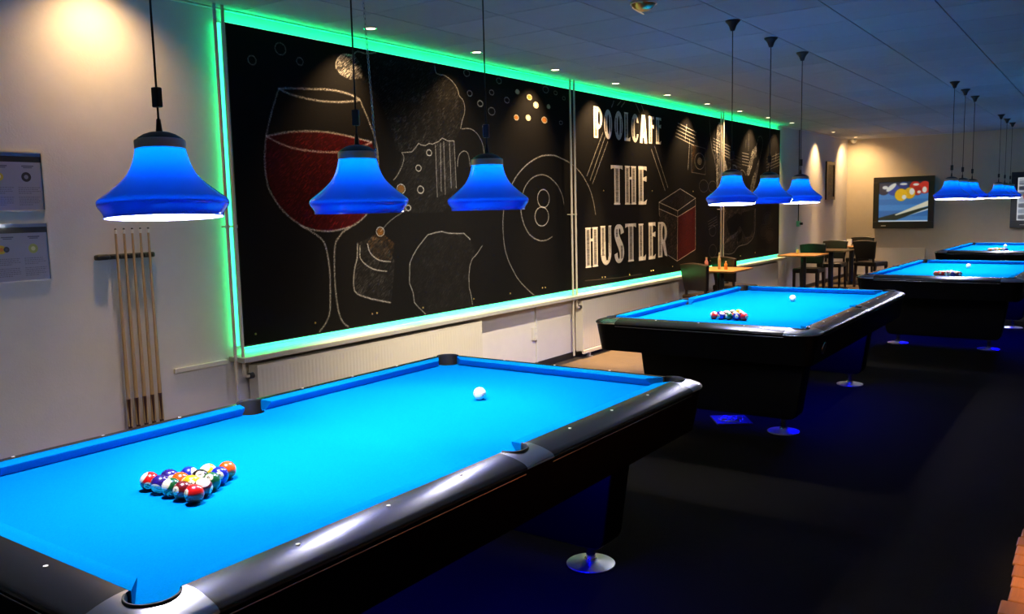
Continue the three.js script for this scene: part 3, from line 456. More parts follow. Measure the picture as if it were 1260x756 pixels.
for (const sx of [-1, 1]) for (const sz of [-1, 1]) {
  const sec = [RAIL.map(([s, y]) => V(sx * (HX + s), y, sz * (IZ - CE)))];
  for (let k = 0; k <= 10; k++) { const a = k * Math.PI / 20; sec.push(RAIL.map(([s, y]) => V(sx * (IX + (s - CU) * Math.cos(a)), y, sz * (IZ + (s - CU) * Math.sin(a))))); }
  sec.push(RAIL.map(([s, y]) => V(sx * (IX - CE), y, sz * (HZ + s))));
  TG.casting.push(cut(sweep(sec), column(sx * cornerPocket[0], sz * cornerPocket[1], 0.0605)));
  TG.rail.push(sweep([SE + 0.0006, IZ - CE - 0.0006].map((z) => RAIL.map(([s, y]) => V(sx * (HX + s), y, sz * z)))));
  TG.cushion.push(sweep([0, 1].map((e) => CUSH.map(([s, y]) => V(sx * (HX + s), y, sz * (e ? HZ - 0.082 + s * 1.2 : 0.068 - s * 0.25))))));
  const p0 = Math.atan2(sx, sz);
  TG.liner.push(lathe([[0.0535, 0.64], [0.0535, 0.793], [0.0555, 0.8025], [0.0595, 0.8025], [0.0604, 0.798], [0.0604, 0.64], [0.0535, 0.64]], 28, p0 - 1.72, 3.44).translate(sx * cornerPocket[0], 0, sz * cornerPocket[1]));
  TG.bag.push(lathe([[0, 0.615], [0.05, 0.62], [0.0535, 0.66], [0.0535, 0.752]], 24).translate(sx * cornerPocket[0], 0, sz * cornerPocket[1]));
  for (let k = 1; k <= 3; k++) TG.sight.push([sx * (HX + 0.085), sz * k * 0.3175]);
}
for (const s of [-1, 1]) {
  TG.casting.push(cut(sweep([-SE, SE].map((z) => RAIL.map(([q, y]) => V(s * (HX + q), y, z)))), column(s * sidePocket, 0, 0.0605)));
  TG.rail.push(sweep([-1, 1].map((e) => RAIL.map(([q, y]) => V(e * (IX - CE - 0.0006), y, s * (HZ + q))))));
  TG.cushion.push(sweep([-1, 1].map((e) => CUSH.map(([q, y]) => V(e * (HX - 0.082 + q * 1.2), y, s * (HZ + q))))));
  TG.liner.push(lathe([[0.0535, 0.64], [0.0535, 0.793], [0.0555, 0.8025], [0.0595, 0.8025], [0.0604, 0.798], [0.0604, 0.64], [0.0535, 0.64]], 28, Math.atan2(s, 0) - 1.5, 3.0).translate(s * sidePocket, 0, 0));
  TG.bag.push(lathe([[0, 0.615], [0.05, 0.62], [0.0535, 0.66], [0.0535, 0.752]], 24).translate(s * sidePocket, 0, 0));
  for (const x of [-0.3175, 0, 0.3175]) TG.sight.push([x, s * (HZ + 0.085)]);
  const to = 0.160, bo = 0.125, th = 0.022;
  const ap = [[to, 0.7595], [bo, 0.565], [bo - th, 0.565], [to - th, 0.7595]];
  TG.apron.push(sweep([-1, 1].map((e) => ap.map(([q, y]) => V(s * (HX + q), y, e * IZ)))), sweep([-1, 1].map((e) => ap.map(([q, y]) => V(e * IX, y, s * (HZ + q))))));
  for (const e of [-1, 1]) { const sec = []; for (let k = 0; k <= 10; k++) { const an = k * Math.PI / 20; sec.push(ap.map(([q, y]) => V(s * (IX + (q - CU) * Math.cos(an)), y, e * (IZ + (q - CU) * Math.sin(an))))); } TG.apronCorner.push(sweep(sec)); }
  for (const e of [-1, 1]) TG.trim.push(rbox(s > 0 ? HX + 0.155 : -HX - 0.1635, s > 0 ? HX + 0.1635 : -HX - 0.155, 0.745, 0.750, e > 0 ? SE : -IZ + CE, e > 0 ? IZ - CE : -SE, 0.002));
  TG.trim.push(rbox(-IX + CE, IX - CE, 0.745, 0.750, s > 0 ? HZ + 0.155 : -HZ - 0.1635, s > 0 ? HZ + 0.1635 : -HZ - 0.155, 0.002));
}
const pockets = [...[-1, 1].flatMap((a) => [-1, 1].map((b) => column(a * cornerPocket[0], b * cornerPocket[1], 0.0545))), ...[-1, 1].map((a) => column(a * sidePocket, 0, 0.0545))];
TG.bed = metreUV(cut(box(-HX - 0.048, HX + 0.048, 0.715, BED, -HZ - 0.048, HZ + 0.048), ...pockets));
TG.frame = cut(box(-HX - 0.09, HX + 0.09, 0.60, 0.7145, -HZ - 0.09, HZ + 0.09), ...pockets.map((p) => p.clone().translate(0, 0.1, 0)));
{
  const s = new THREE.Shape(); s.moveTo(-0.615, 0.60); s.lineTo(-0.552, 0.16); s.quadraticCurveTo(-0.545, 0.12, -0.505, 0.12); s.lineTo(0.505, 0.12); s.quadraticCurveTo(0.545, 0.12, 0.552, 0.16); s.lineTo(0.615, 0.60); s.closePath();
  TG.leg = metreUV(toCreasedNormals(new THREE.ExtrudeGeometry(s, { depth: 0.15, bevelEnabled: true, bevelSize: 0.012, bevelThickness: 0.012, bevelSegments: 3, curveSegments: 8 }).translate(0, 0, -0.075), 0.5));
  TG.disc = lathe([[0, 0], [0.108, 0], [0.110, 0.005], [0.106, 0.008], [0.07, 0.013], [0.034, 0.019], [0.024, 0.022], [0.0, 0.022]], 40); TG.post = cyl(0.021, 0.021, 0.112, 20).translate(0, 0.076, 0);
  TG.collar = cyl(0.028, 0.028, 0.008, 20).translate(0, 0.025, 0);
  TG.dot = cyl(0.006, 0.006, 0.004, 14).translate(0, RT - 0.0025, 0);
  TG.badge = lathe([[0, 0.004], [0.03, 0.004], [0.034, 0.006], [0.04, 0.004], [0.042, 0]], 32).rotateZ(-Math.PI / 2);
}
function poolTable(label, pos, turn) {
  const t = thing('pool_table', label, 'pool table', [pos[0], 0, pos[1]], turn, 'nine foot pool tables');
  part('slate_bed', TG.bed, M.cloth, t, 'bright blue cloth playing surface');
  part('frame', TG.frame, M.apron, t);
  for (const g of TG.cushion) part('cushion', g, M.cloth, t, 'blue cloth cushion');
  for (const g of TG.rail) part('rail', g, M.lacquer, t);
  for (const g of TG.casting) part('pocket_casting', g, M.aluminium, t, 'silver metal pocket casting');
  TG.liner.forEach((g, i) => { const l = part('pocket_liner', g, M.rubber, t); part('pocket_bag', TG.bag[i], M.rubber, l); });
  for (const g of TG.apron) part('apron_panel', g, M.apron, t);
  for (const g of TG.apronCorner) part('apron_corner', g, M.apron, t);
  for (const g of TG.trim) part('trim_strip', g, M.aluminium, t, 'thin silver trim strip');
  for (const [x, z] of TG.sight) part('sight', TG.dot, M.pearl, t, 'white dot sight').position.set(x, 0, z);
  for (const s of [1, -1]) {
    const l = part('pedestal_leg', TG.leg, M.apron, t); l.position.z = s * 0.92;
    for (const q of [-1, 1]) { const f = part('levelling_foot', TG.disc, M.footMetal, t, 'chrome disc foot'); f.position.set(q * 0.45, 0, s * 0.92); part('post', [TG.post, TG.collar], M.chrome, f); }
  }
  const b = part('badge', TG.badge, M.aluminium, t, 'round metal badge'); b.position.set(HX + 0.143, 0.655, 1.16); b.rotation.z = -0.19;
  for (const s of [-1, 1]) {
    part('led_underglow', box(s * 0.52 - 0.008, s * 0.52 + 0.008, 0.592, 0.5999, -0.75, 0.75), M.blueOn, t, 'blue led strip under the table');
    const l = new THREE.RectAreaLight(UNDER.color, UNDER.power, 1.5, 0.03); l.position.set(s * 0.52, 0.589, 0); l.rotation.set(-Math.PI / 2, 0, Math.PI / 2); t.add(l);
  }
  return t;
}
const TABLES = [
  { pos: [0, 0], turn: 0, where: 'on the pool table beside the cue rack', label: 'black pool table with bright blue cloth beside the wall cue rack' },
  { pos: [0.025, -4.5], turn: 0, where: 'on the pool table below the lettering', label: 'black pool table with bright blue cloth beside the radiator under the lettering' },
  { pos: [0.86, -8.86], turn: -0.035, where: 'on the pool table beside the wooden cafe tables', label: 'black pool table with bright blue cloth beside the small wooden cafe tables' },
  { pos: [0.84, -13.9], turn: -0.03, where: 'on the pool table by the end wall', label: 'black pool table with bright blue cloth standing next to the end wall' },
];
for (const t of TABLES) t.o = poolTable(t.label, t.pos, t.turn);

// ------------------------------------------------------------------ balls
const BR = 0.028575;
const BCOL = ['', '#f2b40a', '#1226a0', '#d81410', '#2c1670', '#f2590c', '#0a5a2c', '#6b0f16', '#0a0a0b'];
const BNAME = ['', 'yellow', 'blue', 'red', 'purple', 'orange', 'green', 'maroon', 'black'];
const ballMat = [];
for (let n = 0; n <= 15; n++) {
  const c = canvas(256, 128), k = c.getContext('2d'), col = BCOL[n > 8 ? n - 8 : n];
  k.fillStyle = '#efe6c8'; k.fillRect(0, 0, 256, 128);
  if (n === 0) { k.fillStyle = '#f6f3ea'; k.fillRect(0, 0, 256, 128); k.fillStyle = '#b3121c'; for (const [x, y] of [[32, 64], [96, 64], [160, 64], [224, 64]]) { k.beginPath(); k.ellipse(x, y, 4.5, 4.5, 0, 0, 7); k.fill(); } k.fillRect(0, 0, 256, 6); k.fillRect(0, 122, 256, 6); }
  else {
    k.fillStyle = col; n > 8 ? k.fillRect(0, 32, 256, 64) : k.fillRect(0, 0, 256, 128);
    for (const x of [64, 192]) { k.fillStyle = '#efe6c8'; k.beginPath(); k.ellipse(x, 64, 19, 19, 0, 0, 7); k.fill(); k.fillStyle = '#111'; k.font = 'bold 22px sans-serif'; k.textAlign = 'center'; k.textBaseline = 'middle'; k.fillText(String(n), x, 65); }
  }
  ballMat.push(phys(lin(1, 1, 1), 0.28, { map: tex(c), clearcoat: 1, clearcoatRoughness: 0.03 }));
}
const ballGeo = new THREE.SphereGeometry(BR, 40, 28);
function ball(n, x, z, label, group, a, num) {
  const m = one(n ? 'pool_ball' : 'cue_ball', ballGeo, ballMat[n], label, 'ball', group, [x, BED + BR, z]);
  const p = m.position, c = camera.position.clone().sub(p).normalize(), r = V(0, 1, 0).cross(c).normalize(), u = c.clone().cross(r);
  const dir = (d) => r.clone().multiplyScalar(d[0]).addScaledVector(u, d[1]).addScaledVector(c, d[2]).normalize();
  const rv = () => [rr(-1, 1), rr(-1, 1), rr(-1, 1)];
  const y = dir(a ?? rv()), z0 = dir(num ?? rv()), zz = z0.addScaledVector(y, -z0.dot(y)).normalize(), xx = y.clone().cross(zz);
  m.quaternion.setFromRotationMatrix(new THREE.Matrix4().makeBasis(xx, y, zz)); return m;
}
const ballLabel = (n, w) => `${n === 8 ? 'black' : BNAME[n > 8 ? n - 8 : n]} ${n > 8 ? 'striped' : 'solid'} ball number ${n} racked ${w}`;
const LOOK = { 11: [[-0.75, 0.6, 0.2], [-0.35, -0.4, 0.85]], 12: [[-0.5, -0.6, 0.55], [1, -0.3, 0.1]], 14: [[-0.7, 0.45, 0.5], [0.4, -0.8, 0.1]], 7: [[0.3, 0.9, 0.2], [-0.8, -0.35, 0.5]], 3: [[0.2, 0.9, 0], [-0.88, 0.15, 0.45]], 15: [[0.05, 0.72, 0.7], [0.8, -0.6, 0]], 6: [[0.6, -0.4, 0.4], [-0.5, 0.62, 0.6]], 2: [[0, 1, 0], [0, 0.3, -1]], 5: [[0, 1, 0], [-1, 0, 0.05]], 9: [[-0.5, 0.6, 0.6], [0.75, 0.3, 0.3]], 10: [[0.85, 0.2, 0.5], [-0.2, 0.3, -1]], 8: [[1, 0, 0], [0, -0.5, -1]], 4: [[0.5, 0.8, 0], [-0.3, -0.75, 0.55]], 13: [[0.65, -0.35, 0.65], [-1, 0, 0]], 1: [[0, 1, 0], [0, 0, -1]] };
const RACKS = [
  [5, 9, 2, 10, 8, 6, 4, 13, 1, 15, 11, 12, 14, 7, 3], [1, 14, 5, 12, 8, 9, 4, 15, 13, 7, 11, 10, 6, 2, 3],
  [1, 11, 2, 9, 8, 14, 13, 6, 10, 12, 5, 3, 15, 4, 7], [2, 13, 7, 14, 8, 3, 15, 12, 1, 10, 5, 11, 9, 6, 4]];
const CUEBALL = [[0.035, -0.675], [0.089, -5.02], [0.885, -9.35], [0.82, -14.3]];
TABLES.forEach((t, i) => {
  const D = BR * 2 + 0.0002, cs = Math.cos(t.turn), sn = Math.sin(t.turn); let k = 0;
  for (let row = 0; row < 5; row++) for (let j = 0; j <= row; j++) {
    const lx = 0.016 + (j - row / 2) * D, lz = 0.637 + row * D * 0.866, n = RACKS[i][k++];
    const look = i === 0 ? LOOK[n] : i === 1 && row === 4 ? { 11: [[-0.9, 0.3, 0.2], [0, 0.6, 0.5]], 10: [[0.2, 0.8, 0.4], [-0.7, -0.1, 0.6]], 6: [[0, 1, 0], [-0.75, 0, 0.6]], 2: [[0, 1, 0], [0, 0.6, 0.75]], 3: [[0, 1, 0], [0.6, 0.35, 0.7]] }[n] : i === 1 && row < 4 ? [[0, 1, 0.2]] : [];
    ball(n, t.pos[0] + lx * cs + lz * sn, t.pos[1] - lx * sn + lz * cs, ballLabel(n, t.where), 'racked balls ' + t.where, ...(look ?? []));
  }
  ball(0, CUEBALL[i][0], CUEBALL[i][1], 'white cue ball lying alone ' + t.where, 'white cue balls', [0.15, 0.9, 0.3], [-0.3, -0.5, 0.8]);
});

// ------------------------------------------------------------------ pendant lamps
const LY = 1.594;
const shadeProfile = [[0.166, 0], [0.1665, 0.010], [0.172, 0.020], [0.180, 0.031], [0.183, 0.043], [0.1795, 0.053], [0.168, 0.063], [0.150, 0.077], [0.135, 0.089], [0.120, 0.102], [0.106, 0.116], [0.094, 0.132], [0.0855, 0.148], [0.079, 0.165], [0.0735, 0.185], [0.070, 0.204]];
const smooth = (p, n) => new THREE.SplineCurve(p.map(([r, y]) => new THREE.Vector2(r, y))).getPoints(n).map((v) => [v.x, v.y]);
const LG = {
  shade: lathe(smooth(shadeProfile, 44), 64), lining: lathe(smooth(shadeProfile.slice(0, 5).map(([r, y]) => [r - 0.004, y + 0.0005]), 16), 64),
  band: lathe([[0.066, 0.200], [0.0705, 0.200], [0.0715, 0.203], [0.0715, 0.224], [0.070, 0.227], [0.066, 0.227]], 48),
  dome: lathe([[0.069, 0.2265], [0.060, 0.234], [0.046, 0.243], [0.030, 0.249], [0.012, 0.252], [0, 0.252]], 40),
  relief: lathe([[0.010, 0.250], [0.0085, 0.262], [0.006, 0.288], [0.0035, 0.290]], 16),
  adjust: rbox(-0.013, 0.013, 0.322, 0.380, -0.010, 0.010, 0.004), canopy: lathe([[0, 1.294], [0.052, 1.294], [0.050, 1.286], [0.036, 1.272], [0.026, 1.256], [0.019, 1.236], [0.015, 1.224], [0, 1.222]], 28),
  cordLow: bar(V(0, 0.288, 0), V(0, 0.324, 0), 0.0032, 8), cord: bar(V(0, 0.378, 0), V(0, 1.225, 0), 0.0032, 8), bulb: new THREE.SphereGeometry(0.026, 20, 14).translate(0, 0.186, 0), socket: cyl(0.02, 0.02, 0.03, 16).translate(0, 0.215, 0),
  cordMat: std(lin(0.02, 0.014, 0.010), 0.6),
};
function pendant(x, z, label, tilt) {
  const t = thing('pendant_lamp', label, 'lamp', [x, LY, z], rr(0, 1), 'blue glass pendant lamps');
  const s = part('lamp_shade', LG.shade, M.shade, t, 'glossy cobalt blue glass shade'); part('lamp_lining', LG.lining, M.lining, s, 'white inner glass');
  part('metal_band', LG.band, M.capMetal, t); part('cap', LG.dome, M.capBlack, t); part('strain_relief', LG.relief, M.capBlack, t);
  part('cord', [LG.cordLow, LG.cord], LG.cordMat, t); part('cord_adjuster', LG.adjust, M.capBlack, t); part('canopy', LG.canopy, M.capBlack, t);
  const b = part('bulb', LG.bulb, M.bulb, t); part('socket', LG.socket, M.ivory, b);
  const l = new THREE.PointLight(PENDANT.color, PENDANT.power, 0, 2); l.position.set(0, 0.186, 0); l.shadow.radius = 1.2; l.castShadow = true; t.add(l);
  // light given off by the white inner glass, at the mouth of the shade
  const g = new THREE.PointLight(PENDANT.color, PENDANT.glow, 0, 2); g.position.set(0, 0.05, 0); g.shadow.radius = 3.5; g.castShadow = true; t.add(g);
  const to = camera.position.clone().sub(t.position).setY(0).normalize().applyAxisAngle(V(0, 1, 0), -t.rotation.y), q = new THREE.Quaternion().setFromAxisAngle(V(0, 1, 0).cross(to).normalize(), -tilt), pv = V(0, 0.25, 0);
  for (const o of t.children) if (['lamp_shade', 'metal_band', 'cap', 'bulb'].includes(o.name) || o.isLight) { o.position.sub(pv).applyQuaternion(q).add(pv); o.quaternion.copy(q); }
}
const over = ['over the table beside the cue rack', 'over the table below the lettering', 'over the table beside the cafe tables', 'over the table by the end wall'];
const place = ['above the racked balls', 'middle of three', 'above the cue ball end'];
[[0, [0.783, -0.02, -0.822], [0.06, -0.008, 0.0]], [0.03, [-3.735, -4.56, -5.39], [0.075, -0.01, 0.06]], [0.79, [-8.47, -9.3, -10.15], [0.06, 0.03, 0.08]], [0.79, [-13.2, -14.1, -15.0], [0.06, 0.03, 0.07]]].forEach(([x, zs, tl], i) => zs.forEach((z, k) => pendant(x, z, `blue glass pendant lamp ${over[i]}, ${place[k]}`, tl[k])));
{
  const c = thing('hanging_chain', 'thin steel chain hanging from the ceiling beside a blue lamp', 'chain', [0.08, 1.79, -0.036]);
  const l = [], n = 62; for (let k = 0; k < n; k++) { const g = new THREE.TorusGeometry(0.0062, 0.0014, 5, 10).scale(0.62, 1.5, 1); g.rotateY(k % 2 ? Math.PI / 2 : 0); l.push(g.translate(0, 0.009 + k * 1.098 / n, 0.066 * k / n)); }
  part('links', l, M.chrome, c); part('ceiling_hook', cyl(0.003, 0.008, 0.012, 10).translate(0, 1.094, 0.066), M.chrome, c);
}

// ------------------------------------------------------------------ recessed warm spots
const spotRing = lathe([[0.036, 0], [0.046, 0], [0.050, -0.004], [0.046, -0.007], [0.036, -0.004], [0.036, 0]], 28), spotFace = cyl(0.036, 0.036, 0.003, 24).translate(0, -0.0025, 0);
function downlight(x, z, label, spill, beam, tx, ty, tz, angle = 0.52, pen = 0.75) {
  const t = thing('ceiling_downlight', label, 'downlight', [x, CH, z], 0, 'recessed warm downlights');
  part('trim_ring', spotRing, M.chrome, t); part('light_face', spotFace, M.downOn, t);
  const add = (power, ang, p, aim) => { if (!power) return; const l = new THREE.SpotLight(DOWN.color, power, 0, ang, p, 2); l.position.set(x, CH - 0.012, z); l.target.position.set(...aim); l.castShadow = true; l.shadow.radius = 1.4; scene.add(l, l.target); };
  add(DOWN.power * spill, angle, pen, [tx, ty, tz]); add(DOWN.beam * beam, 0.34, 0.7, [x + 0.22, 0, z]);   // side light of the reflector, and its beam straight down
}
// [along the wall, where, side light, beam, optional angle of the side light, optional aim]
const DL = [[-2.23, 'above the chalk wine glass', 1.1, 1], [-3.46, 'above the chalk beer mug', 0.45, 0.6], [-4.67, 'above the chalk bubbles', 1.4, 1.2], [-5.86, 'above the first letter of POOLCAFE', 2.0, 3.4], [-7.13, 'above the last letters of POOLCAFE', 2.0, 1.5], [-8.33, 'above the chalk music staff', 1.8, 1.5], [-9.5, 'above the pipes at the hand drawing', 2.2, 1.3], [-10.7, 'above the raised finger of the chalk hand', 2.0, 1.1], [-11.86, 'above the far edge of the hand board', 1.0, 1], [-14.36, 'above the small dark picture', 1.2, 1, 0.72], [-16.05, 'in the corner by the end wall', 1.3, 0.6, 1.15, [-2.15, 1.6, -16.6]]];
for (const [z, w, p, bm, ang, aim] of DL) downlight(-2.045, z, 'round warm ceiling downlight ' + w, p, bm, ...(aim ?? [-2.31, 2.2, z + 0.06]), ang ?? 0.74, ang ? 1 : 0.85);
downlight(-2.045, -0.36, 'round warm ceiling downlight between notices and cue rack', 0.4, 0.25, -2.36, 2.3, -0.36, 1.1, 1);
downlight(2.6, -1.8, 'round warm ceiling downlight above the plank floor', 0, 1.7, 2.38, 0, -1.8);
{
  const s = thing('ceiling_spot', 'round dark bronze ceiling fitting above the table below the lettering', 'ceiling fitting', [-0.217, CH, -2.83]);
  part('mount', cyl(0.087, 0.087, 0.012, 32).translate(0, -0.006, 0), M.capMetal, s); part('bowl', lathe([[0, -0.055], [0.03, -0.052], [0.06, -0.038], [0.078, -0.012]].reverse(), 32), M.brass, s);
  part('lamp_face', cyl(0.045, 0.045, 0.004, 24).rotateZ(-0.62).translate(-0.045, -0.045, -0.01), M.dimLamp, s);
  const l = new THREE.SpotLight(new THREE.Color(1.0, 0.86, 0.66), 52, 0, 0.85, 1, 2); l.position.set(-0.275, CH - 0.075, -2.85); l.target.position.set(-2.3, 0.2, -3.9); l.castShadow = true; l.shadow.radius = 1.5; scene.add(l, l.target);
  const d = thing('dome_camera', 'small pale dome camera under the ceiling in the far corner', 'camera', [-2.2, CH, -16.55]);
  part('mount', cyl(0.07, 0.07, 0.03, 24).translate(0, -0.015, 0), M.white, d); part('dome', new THREE.SphereGeometry(0.062, 24, 12, 0, Math.PI * 2, Math.PI / 2, Math.PI / 2).translate(0, -0.03, 0), M.ivory, d);
}

// ------------------------------------------------------------------ cafe tables and chairs along the wall
function cafeTable(label, x, z, w = 0.62, d = 0.74) {
  const t = thing('cafe_table', label, 'table', [x, 0, z], 0, 'small wooden cafe tables');
  part('table_top', rbox(-w / 2, w / 2, 0.725, 0.75, -d / 2, d / 2, 0.006), M.tableWood, t);
  part('column', cyl(0.045, 0.045, 0.70, 20).translate(0, 0.375, 0), M.capBlack, t); part('base', lathe([[0, 0], [0.23, 0], [0.23, 0.012], [0.08, 0.03], [0.045, 0.05], [0, 0.05]], 32), M.capBlack, t); part('top_plate', box(-0.15, 0.15, 0.713, 0.725, -0.15, 0.15), M.capBlack, t);
  return t;
}
cafeTable('wooden cafe table under the far pipes, with sauce bottles', -1.92, -8.5);
cafeTable('wooden cafe table with a glass, at the end of the mural', -1.86, -11.98);
cafeTable('wooden cafe table in the middle of the three beyond the mural', -1.80, -13.42);
cafeTable('wooden cafe table with a menu card, by the end wall', -1.84, -15.05);
function chair(label, x, z, turn) {
  const t = thing('dining_chair', label, 'chair', [x, 0, z], turn, 'dark brown leather chairs');   // back at +z, seat towards -z
  part('seat', rbox(-0.22, 0.22, 0.40, 0.48, -0.22, 0.23, 0.025, 3), M.leather, t);
  const s = new THREE.Shape(); s.moveTo(-0.17, 0.555); s.lineTo(0.17, 0.555); s.lineTo(0.212, 0.855); s.quadraticCurveTo(0.0, 0.895, -0.212, 0.855); s.closePath();
  const bk = toCreasedNormals(new THREE.ExtrudeGeometry(s, { depth: 0.035, bevelEnabled: true, bevelSize: 0.012, bevelThickness: 0.012, bevelSegments: 3, curveSegments: 10 }).translate(0, -0.5, 0).rotateX(0.12).translate(0, 0.5, 0.175), 0.6);
  part('backrest', metreUV(bk), M.leather, t);
  for (const sx of [-1, 1]) part('back_post', bar(V(sx * 0.165, 0.44, 0.2), V(sx * 0.16, 0.60, 0.215), 0.02, 10), M.leather, t);
  for (const sx of [-1, 1]) for (const sz of [-1, 1]) part('leg', sweep([[0, 0.016, sz * 0.2 + (sz > 0 ? 0.03 : 0)], [0.41, 0.022, sz * 0.19]].map(([y, r, zz]) => [[-r, -r], [r, -r], [r, r], [-r, r]].map(([a, b]) => V(sx * 0.19 + a, y, zz + b)))), M.darkWood, t);
  return t;
}
chair('dark brown leather chair with its back to the radiator under HUSTLER', -1.84, -7.85, -0.35);
chair('dark brown leather chair behind the table with sauce bottles', -1.98, -9.2, -0.4);
chair('dark leather chair behind the table at the end of the mural', -1.95, -12.6, Math.PI);
chair('dark leather chair behind the middle table beyond the mural', -1.95, -14.06, Math.PI);
chair('dark brown chair on the open side of the table by the end wall', -1.36, -14.5, -0.3);
chair('dark brown chair behind the table by the end wall', -1.85, -15.75, Math.PI);
{
  const bottle = (label, x, z, h, r, col) => { const t = thing('bottle', label, 'bottle', [x, 0.75, z], 0, 'small bottles on the cafe table'); part('body', lathe([[0, 0], [r, 0], [r, h * 0.6], [r * 0.5, h * 0.8], [r * 0.45, h * 0.9]], 16), std(col, 0.3), t); part('cap', cyl(r * 0.5, r * 0.5, h * 0.1, 12).translate(0, h * 0.95, 0), M.ivory, t); };
  bottle('small pink bottle on the wooden cafe table', -2.06, -8.35, 0.16, 0.024, lin(0.5, 0.22, 0.25)); bottle('tall pale bottle on the wooden cafe table', -1.92, -8.45, 0.22, 0.02, lin(0.6, 0.5, 0.3)); bottle('small orange bottle on the wooden cafe table', -1.82, -8.42, 0.11, 0.022, lin(0.7, 0.3, 0.05));
  const g = thing('candle_glass', 'small candle glass on the cafe table at the end of the mural', 'glass', [-1.97, 0.75, -12.03]);
  part('glass_cup', lathe([[0, 0.002], [0.03, 0.002], [0.034, 0.12], [0.031, 0.12], [0.028, 0.008], [0, 0.008]], 20), M.glass, g); part('candle', cyl(0.022, 0.022, 0.06, 16).translate(0, 0.039, 0), std(lin(0.7, 0.55, 0.12), 0.6), g);
  const m = thing('menu_card', 'white folded menu card on the cafe table by the end wall', 'card', [-1.86, 0.75, -14.95]);
  part('card_panel', [new THREE.BoxGeometry(0.09, 0.13, 0.003).rotateX(0.3).translate(0, 0.064, -0.02), new THREE.BoxGeometry(0.09, 0.13, 0.003).rotateX(-0.3).translate(0, 0.064, 0.02)], M.pearl, m);
  const v = thing('vase', 'small white vase on the middle cafe table beyond the mural', 'vase', [-1.9, 0.75, -13.32]); part('body', lathe([[0, 0], [0.035, 0], [0.045, 0.04], [0.02, 0.09], [0.022, 0.12]], 20), M.ivory, v);
}

// ------------------------------------------------------------------ pictures on the walls
function pictureCanvas(kind) {
  const c = canvas(640, 520), k = c.getContext('2d');
  if (kind === 0) {
    const g = ['#1d4a86', '#2f6fb4', '#3d82c6', '#2f70b6', '#3f86cc', '#2a68ae', '#3a7cc0']; g.forEach((f, i) => { k.fillStyle = f; k.fillRect(0, i * 75, 640, 80); }); k.fillStyle = '#131a3c'; k.fillRect(0, 0, 640, 70);
    const b = (x, y, r, f, s) => { k.fillStyle = f; k.beginPath(); k.arc(x, y, r, 0, 7); k.fill(); if (s) { k.fillStyle = '#e9e6da'; k.beginPath(); k.ellipse(x + s[0], y + s[1], s[2], s[3], s[4] || 0, 0, 7); k.fill(); } };
    b(60, 90, 80, '#14163a', [20, -20, 38, 24]); b(190, 100, 78, '#203a9a', [-30, -30, 30, 80, 0.9]); b(320, 60, 60, '#1a2a78', [0, -30, 50, 14]); b(470, 70, 74, '#c21c14', [10, -30, 40, 16]); b(590, 80, 80, '#d2281a', [0, 30, 30, 40]); b(500, 120, 60, '#a81612', [20, 18, 24, 20]); b(400, 150, 74, '#e2a90e', [30, -20, 34, 44]); b(290, 170, 82, '#f2b90a', [40, 30, 30, 30]);
    k.fillStyle = '#0b1a18'; k.beginPath(); k.moveTo(0, 470); k.lineTo(200, 420); k.lineTo(640, 330); k.lineTo(640, 360); k.lineTo(230, 500); k.lineTo(0, 500); k.fill();
    k.fillStyle = '#e8e2c6'; k.beginPath(); k.moveTo(210, 430); k.lineTo(640, 250); k.lineTo(640, 320); k.lineTo(230, 440); k.fill(); k.fillStyle = '#d9e4ec'; k.beginPath(); k.moveTo(350, 455); k.lineTo(640, 352); k.lineTo(640, 372); k.fill();
    k.fillStyle = '#dfe9f2'; k.fillRect(0, 506, 640, 14);
  } else {
    ['#8c929c', '#3d4048', '#6f7580', '#aab4c4', '#5a5e66', '#8b97a8', '#4c5058'].forEach((f, i) => { k.fillStyle = f; k.fillRect(0, i * 75, 640, 80); });
    for (let i = 0; i < 7; i++) { k.strokeStyle = '#dfe6ee'; k.lineWidth = 10; k.beginPath(); k.ellipse(250, 60 + i * 70, 330, 40, 0, 0, 7); k.stroke(); }
    for (const [x, y, f] of [[110, 230, '#c22a18'], [150, 260, '#a9b81a'], [330, 250, '#2444b0']]) { k.fillStyle = f; k.beginPath(); k.arc(x, y, 46, 0, 7); k.fill(); }
    k.strokeStyle = '#f4f6f8'; k.lineWidth = 12; k.strokeRect(6, 6, 628, 508);
  }
  const o = canvas(640, 520), ok = o.getContext('2d'); ok.filter = 'blur(5px)'; ok.drawImage(c, 0, 0); ok.filter = 'none';
  for (let i = 0; i < 2600; i++) { ok.fillStyle = `rgba(${rnd() < 0.5 ? '0,0,0' : '255,255,255'},${rr(0, 0.07)})`; ok.fillRect(rr(0, 640), rr(0, 520), rr(2, 40), rr(1, 4)); }
  return tex(o);
}
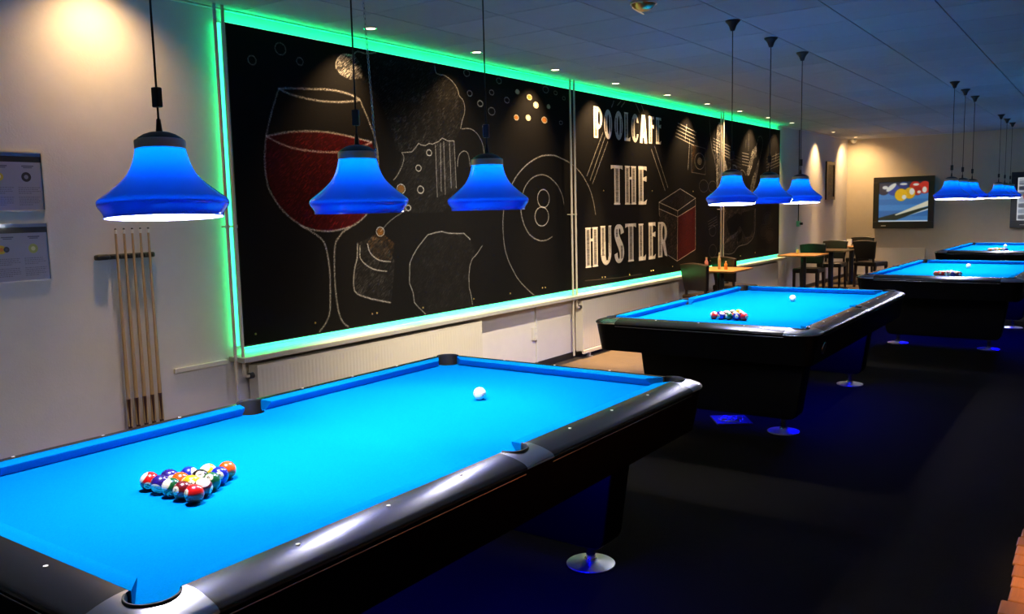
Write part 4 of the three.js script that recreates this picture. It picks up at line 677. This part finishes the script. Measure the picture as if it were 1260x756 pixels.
function wallScreen(label, x0, x1, kind) {
  const w = x1 - x0, h = 1.05, t = thing('wall_screen', label, 'screen', [(x0 + x1) / 2, 1.025, kind ? ZE + 0.05 : ZE]);
  part('housing', rbox(-w / 2, w / 2, 0, h, 0, 0.10, 0.01), M.aluminium, t);
  const f = 0.105, b = 0.14; part('bezel', [rbox(-w / 2 - 0.004, w / 2 + 0.004, 0, b, 0.098, 0.122, 0.004), rbox(-w / 2 - 0.004, w / 2 + 0.004, h - f, h, 0.098, 0.122, 0.004), rbox(-w / 2 - 0.004, -w / 2 + f, b, h - f, 0.098, 0.122, 0.004), rbox(w / 2 - f, w / 2 + 0.004, b, h - f, 0.098, 0.122, 0.004)], std(lin(0.02, 0.014, 0.012), 0.35), t);
  const pic = pictureCanvas(kind);
  part('screen', new THREE.PlaneGeometry(w - 2 * f, h - f - b).translate(0, b + (h - f - b) / 2, 0.106), std(lin(0.05, 0.05, 0.05), 0.3, { emissive: lin(1, 1, 1), emissiveMap: pic, emissiveIntensity: 0.62 }), t, 'lit picture of pool balls');
  part('button_mark', box(-w * 0.36, -w * 0.28, 0.05, 0.062, 0.121, 0.124), M.pearl, t);
}
wallScreen('framed lit wall screen showing pool balls and a cue on blue', -1.80, -0.66, 0);
wallScreen('framed lit wall screen in grey tones on the end wall', 0.68, 1.82, 1);
{
  const p = thing('wall_picture', 'narrow dark framed picture on the wall beyond the mural', 'picture', [XW, 1.64, -15.36]);
  part('frame', [box(0, 0.03, 0, 0.06, -0.31, 0.31), box(0, 0.03, 0.69, 0.75, -0.31, 0.31), box(0, 0.03, 0.06, 0.69, -0.31, -0.24), box(0, 0.03, 0.06, 0.69, 0.24, 0.31)], M.darkWood, p);
  const c = canvas(160, 220), k = c.getContext('2d'); k.fillStyle = '#241d1a'; k.fillRect(0, 0, 160, 220); for (let i = 0; i < 120; i++) { k.fillStyle = `rgba(${rr(60, 150)},${rr(50, 120)},${rr(40, 90)},0.35)`; k.fillRect(rr(10, 150), rr(10, 210), rr(4, 26), rr(4, 18)); }
  part('print', new THREE.BoxGeometry(0.012, 0.63, 0.48).translate(0.008, 0.375, 0), phys(lin(1, 1, 1), 0.5, { map: tex(c) }), p);
}

// ------------------------------------------------------------------ plank floor beside the carpet, floor grate
{
  const f = struct('floor_plank_area'); let z = 0.3, k = 0;
  while (z > -3.4) {
    const w = rr(0.115, 0.15), x0 = 2.018 + rr(-0.012, 0.014);
    part('plank', rbox(x0, 3.6, 0.0, 0.016, z - w + 0.004, z - 0.004, 0.012, 2), M.plank[k++ % 3], f); z -= w;
  }
  const g = thing('floor_grate', 'low black square floor plate with shiny rings under a table', 'floor plate', [0.053, 0, -3.69], 0.6);
  part('plate', rbox(-0.13, 0.13, 0, 0.012, -0.13, 0.13, 0.005), M.capBlack, g);
  for (let i = 0; i < 7; i++) { const a = i * Math.PI / 3, r = i === 6 ? 0 : 0.06; part('ring', new THREE.TorusGeometry(0.027, 0.006, 8, 18).rotateX(Math.PI / 2).translate(r * Math.cos(a), 0.014, r * Math.sin(a)), M.chrome, g); }
}

scene.traverse((o) => { if (o.isMesh) { o.castShadow = true; o.receiveShadow = true; } if (o.isPointLight || o.isSpotLight) o.castShadow = true; });
renderer.render(scene, camera);
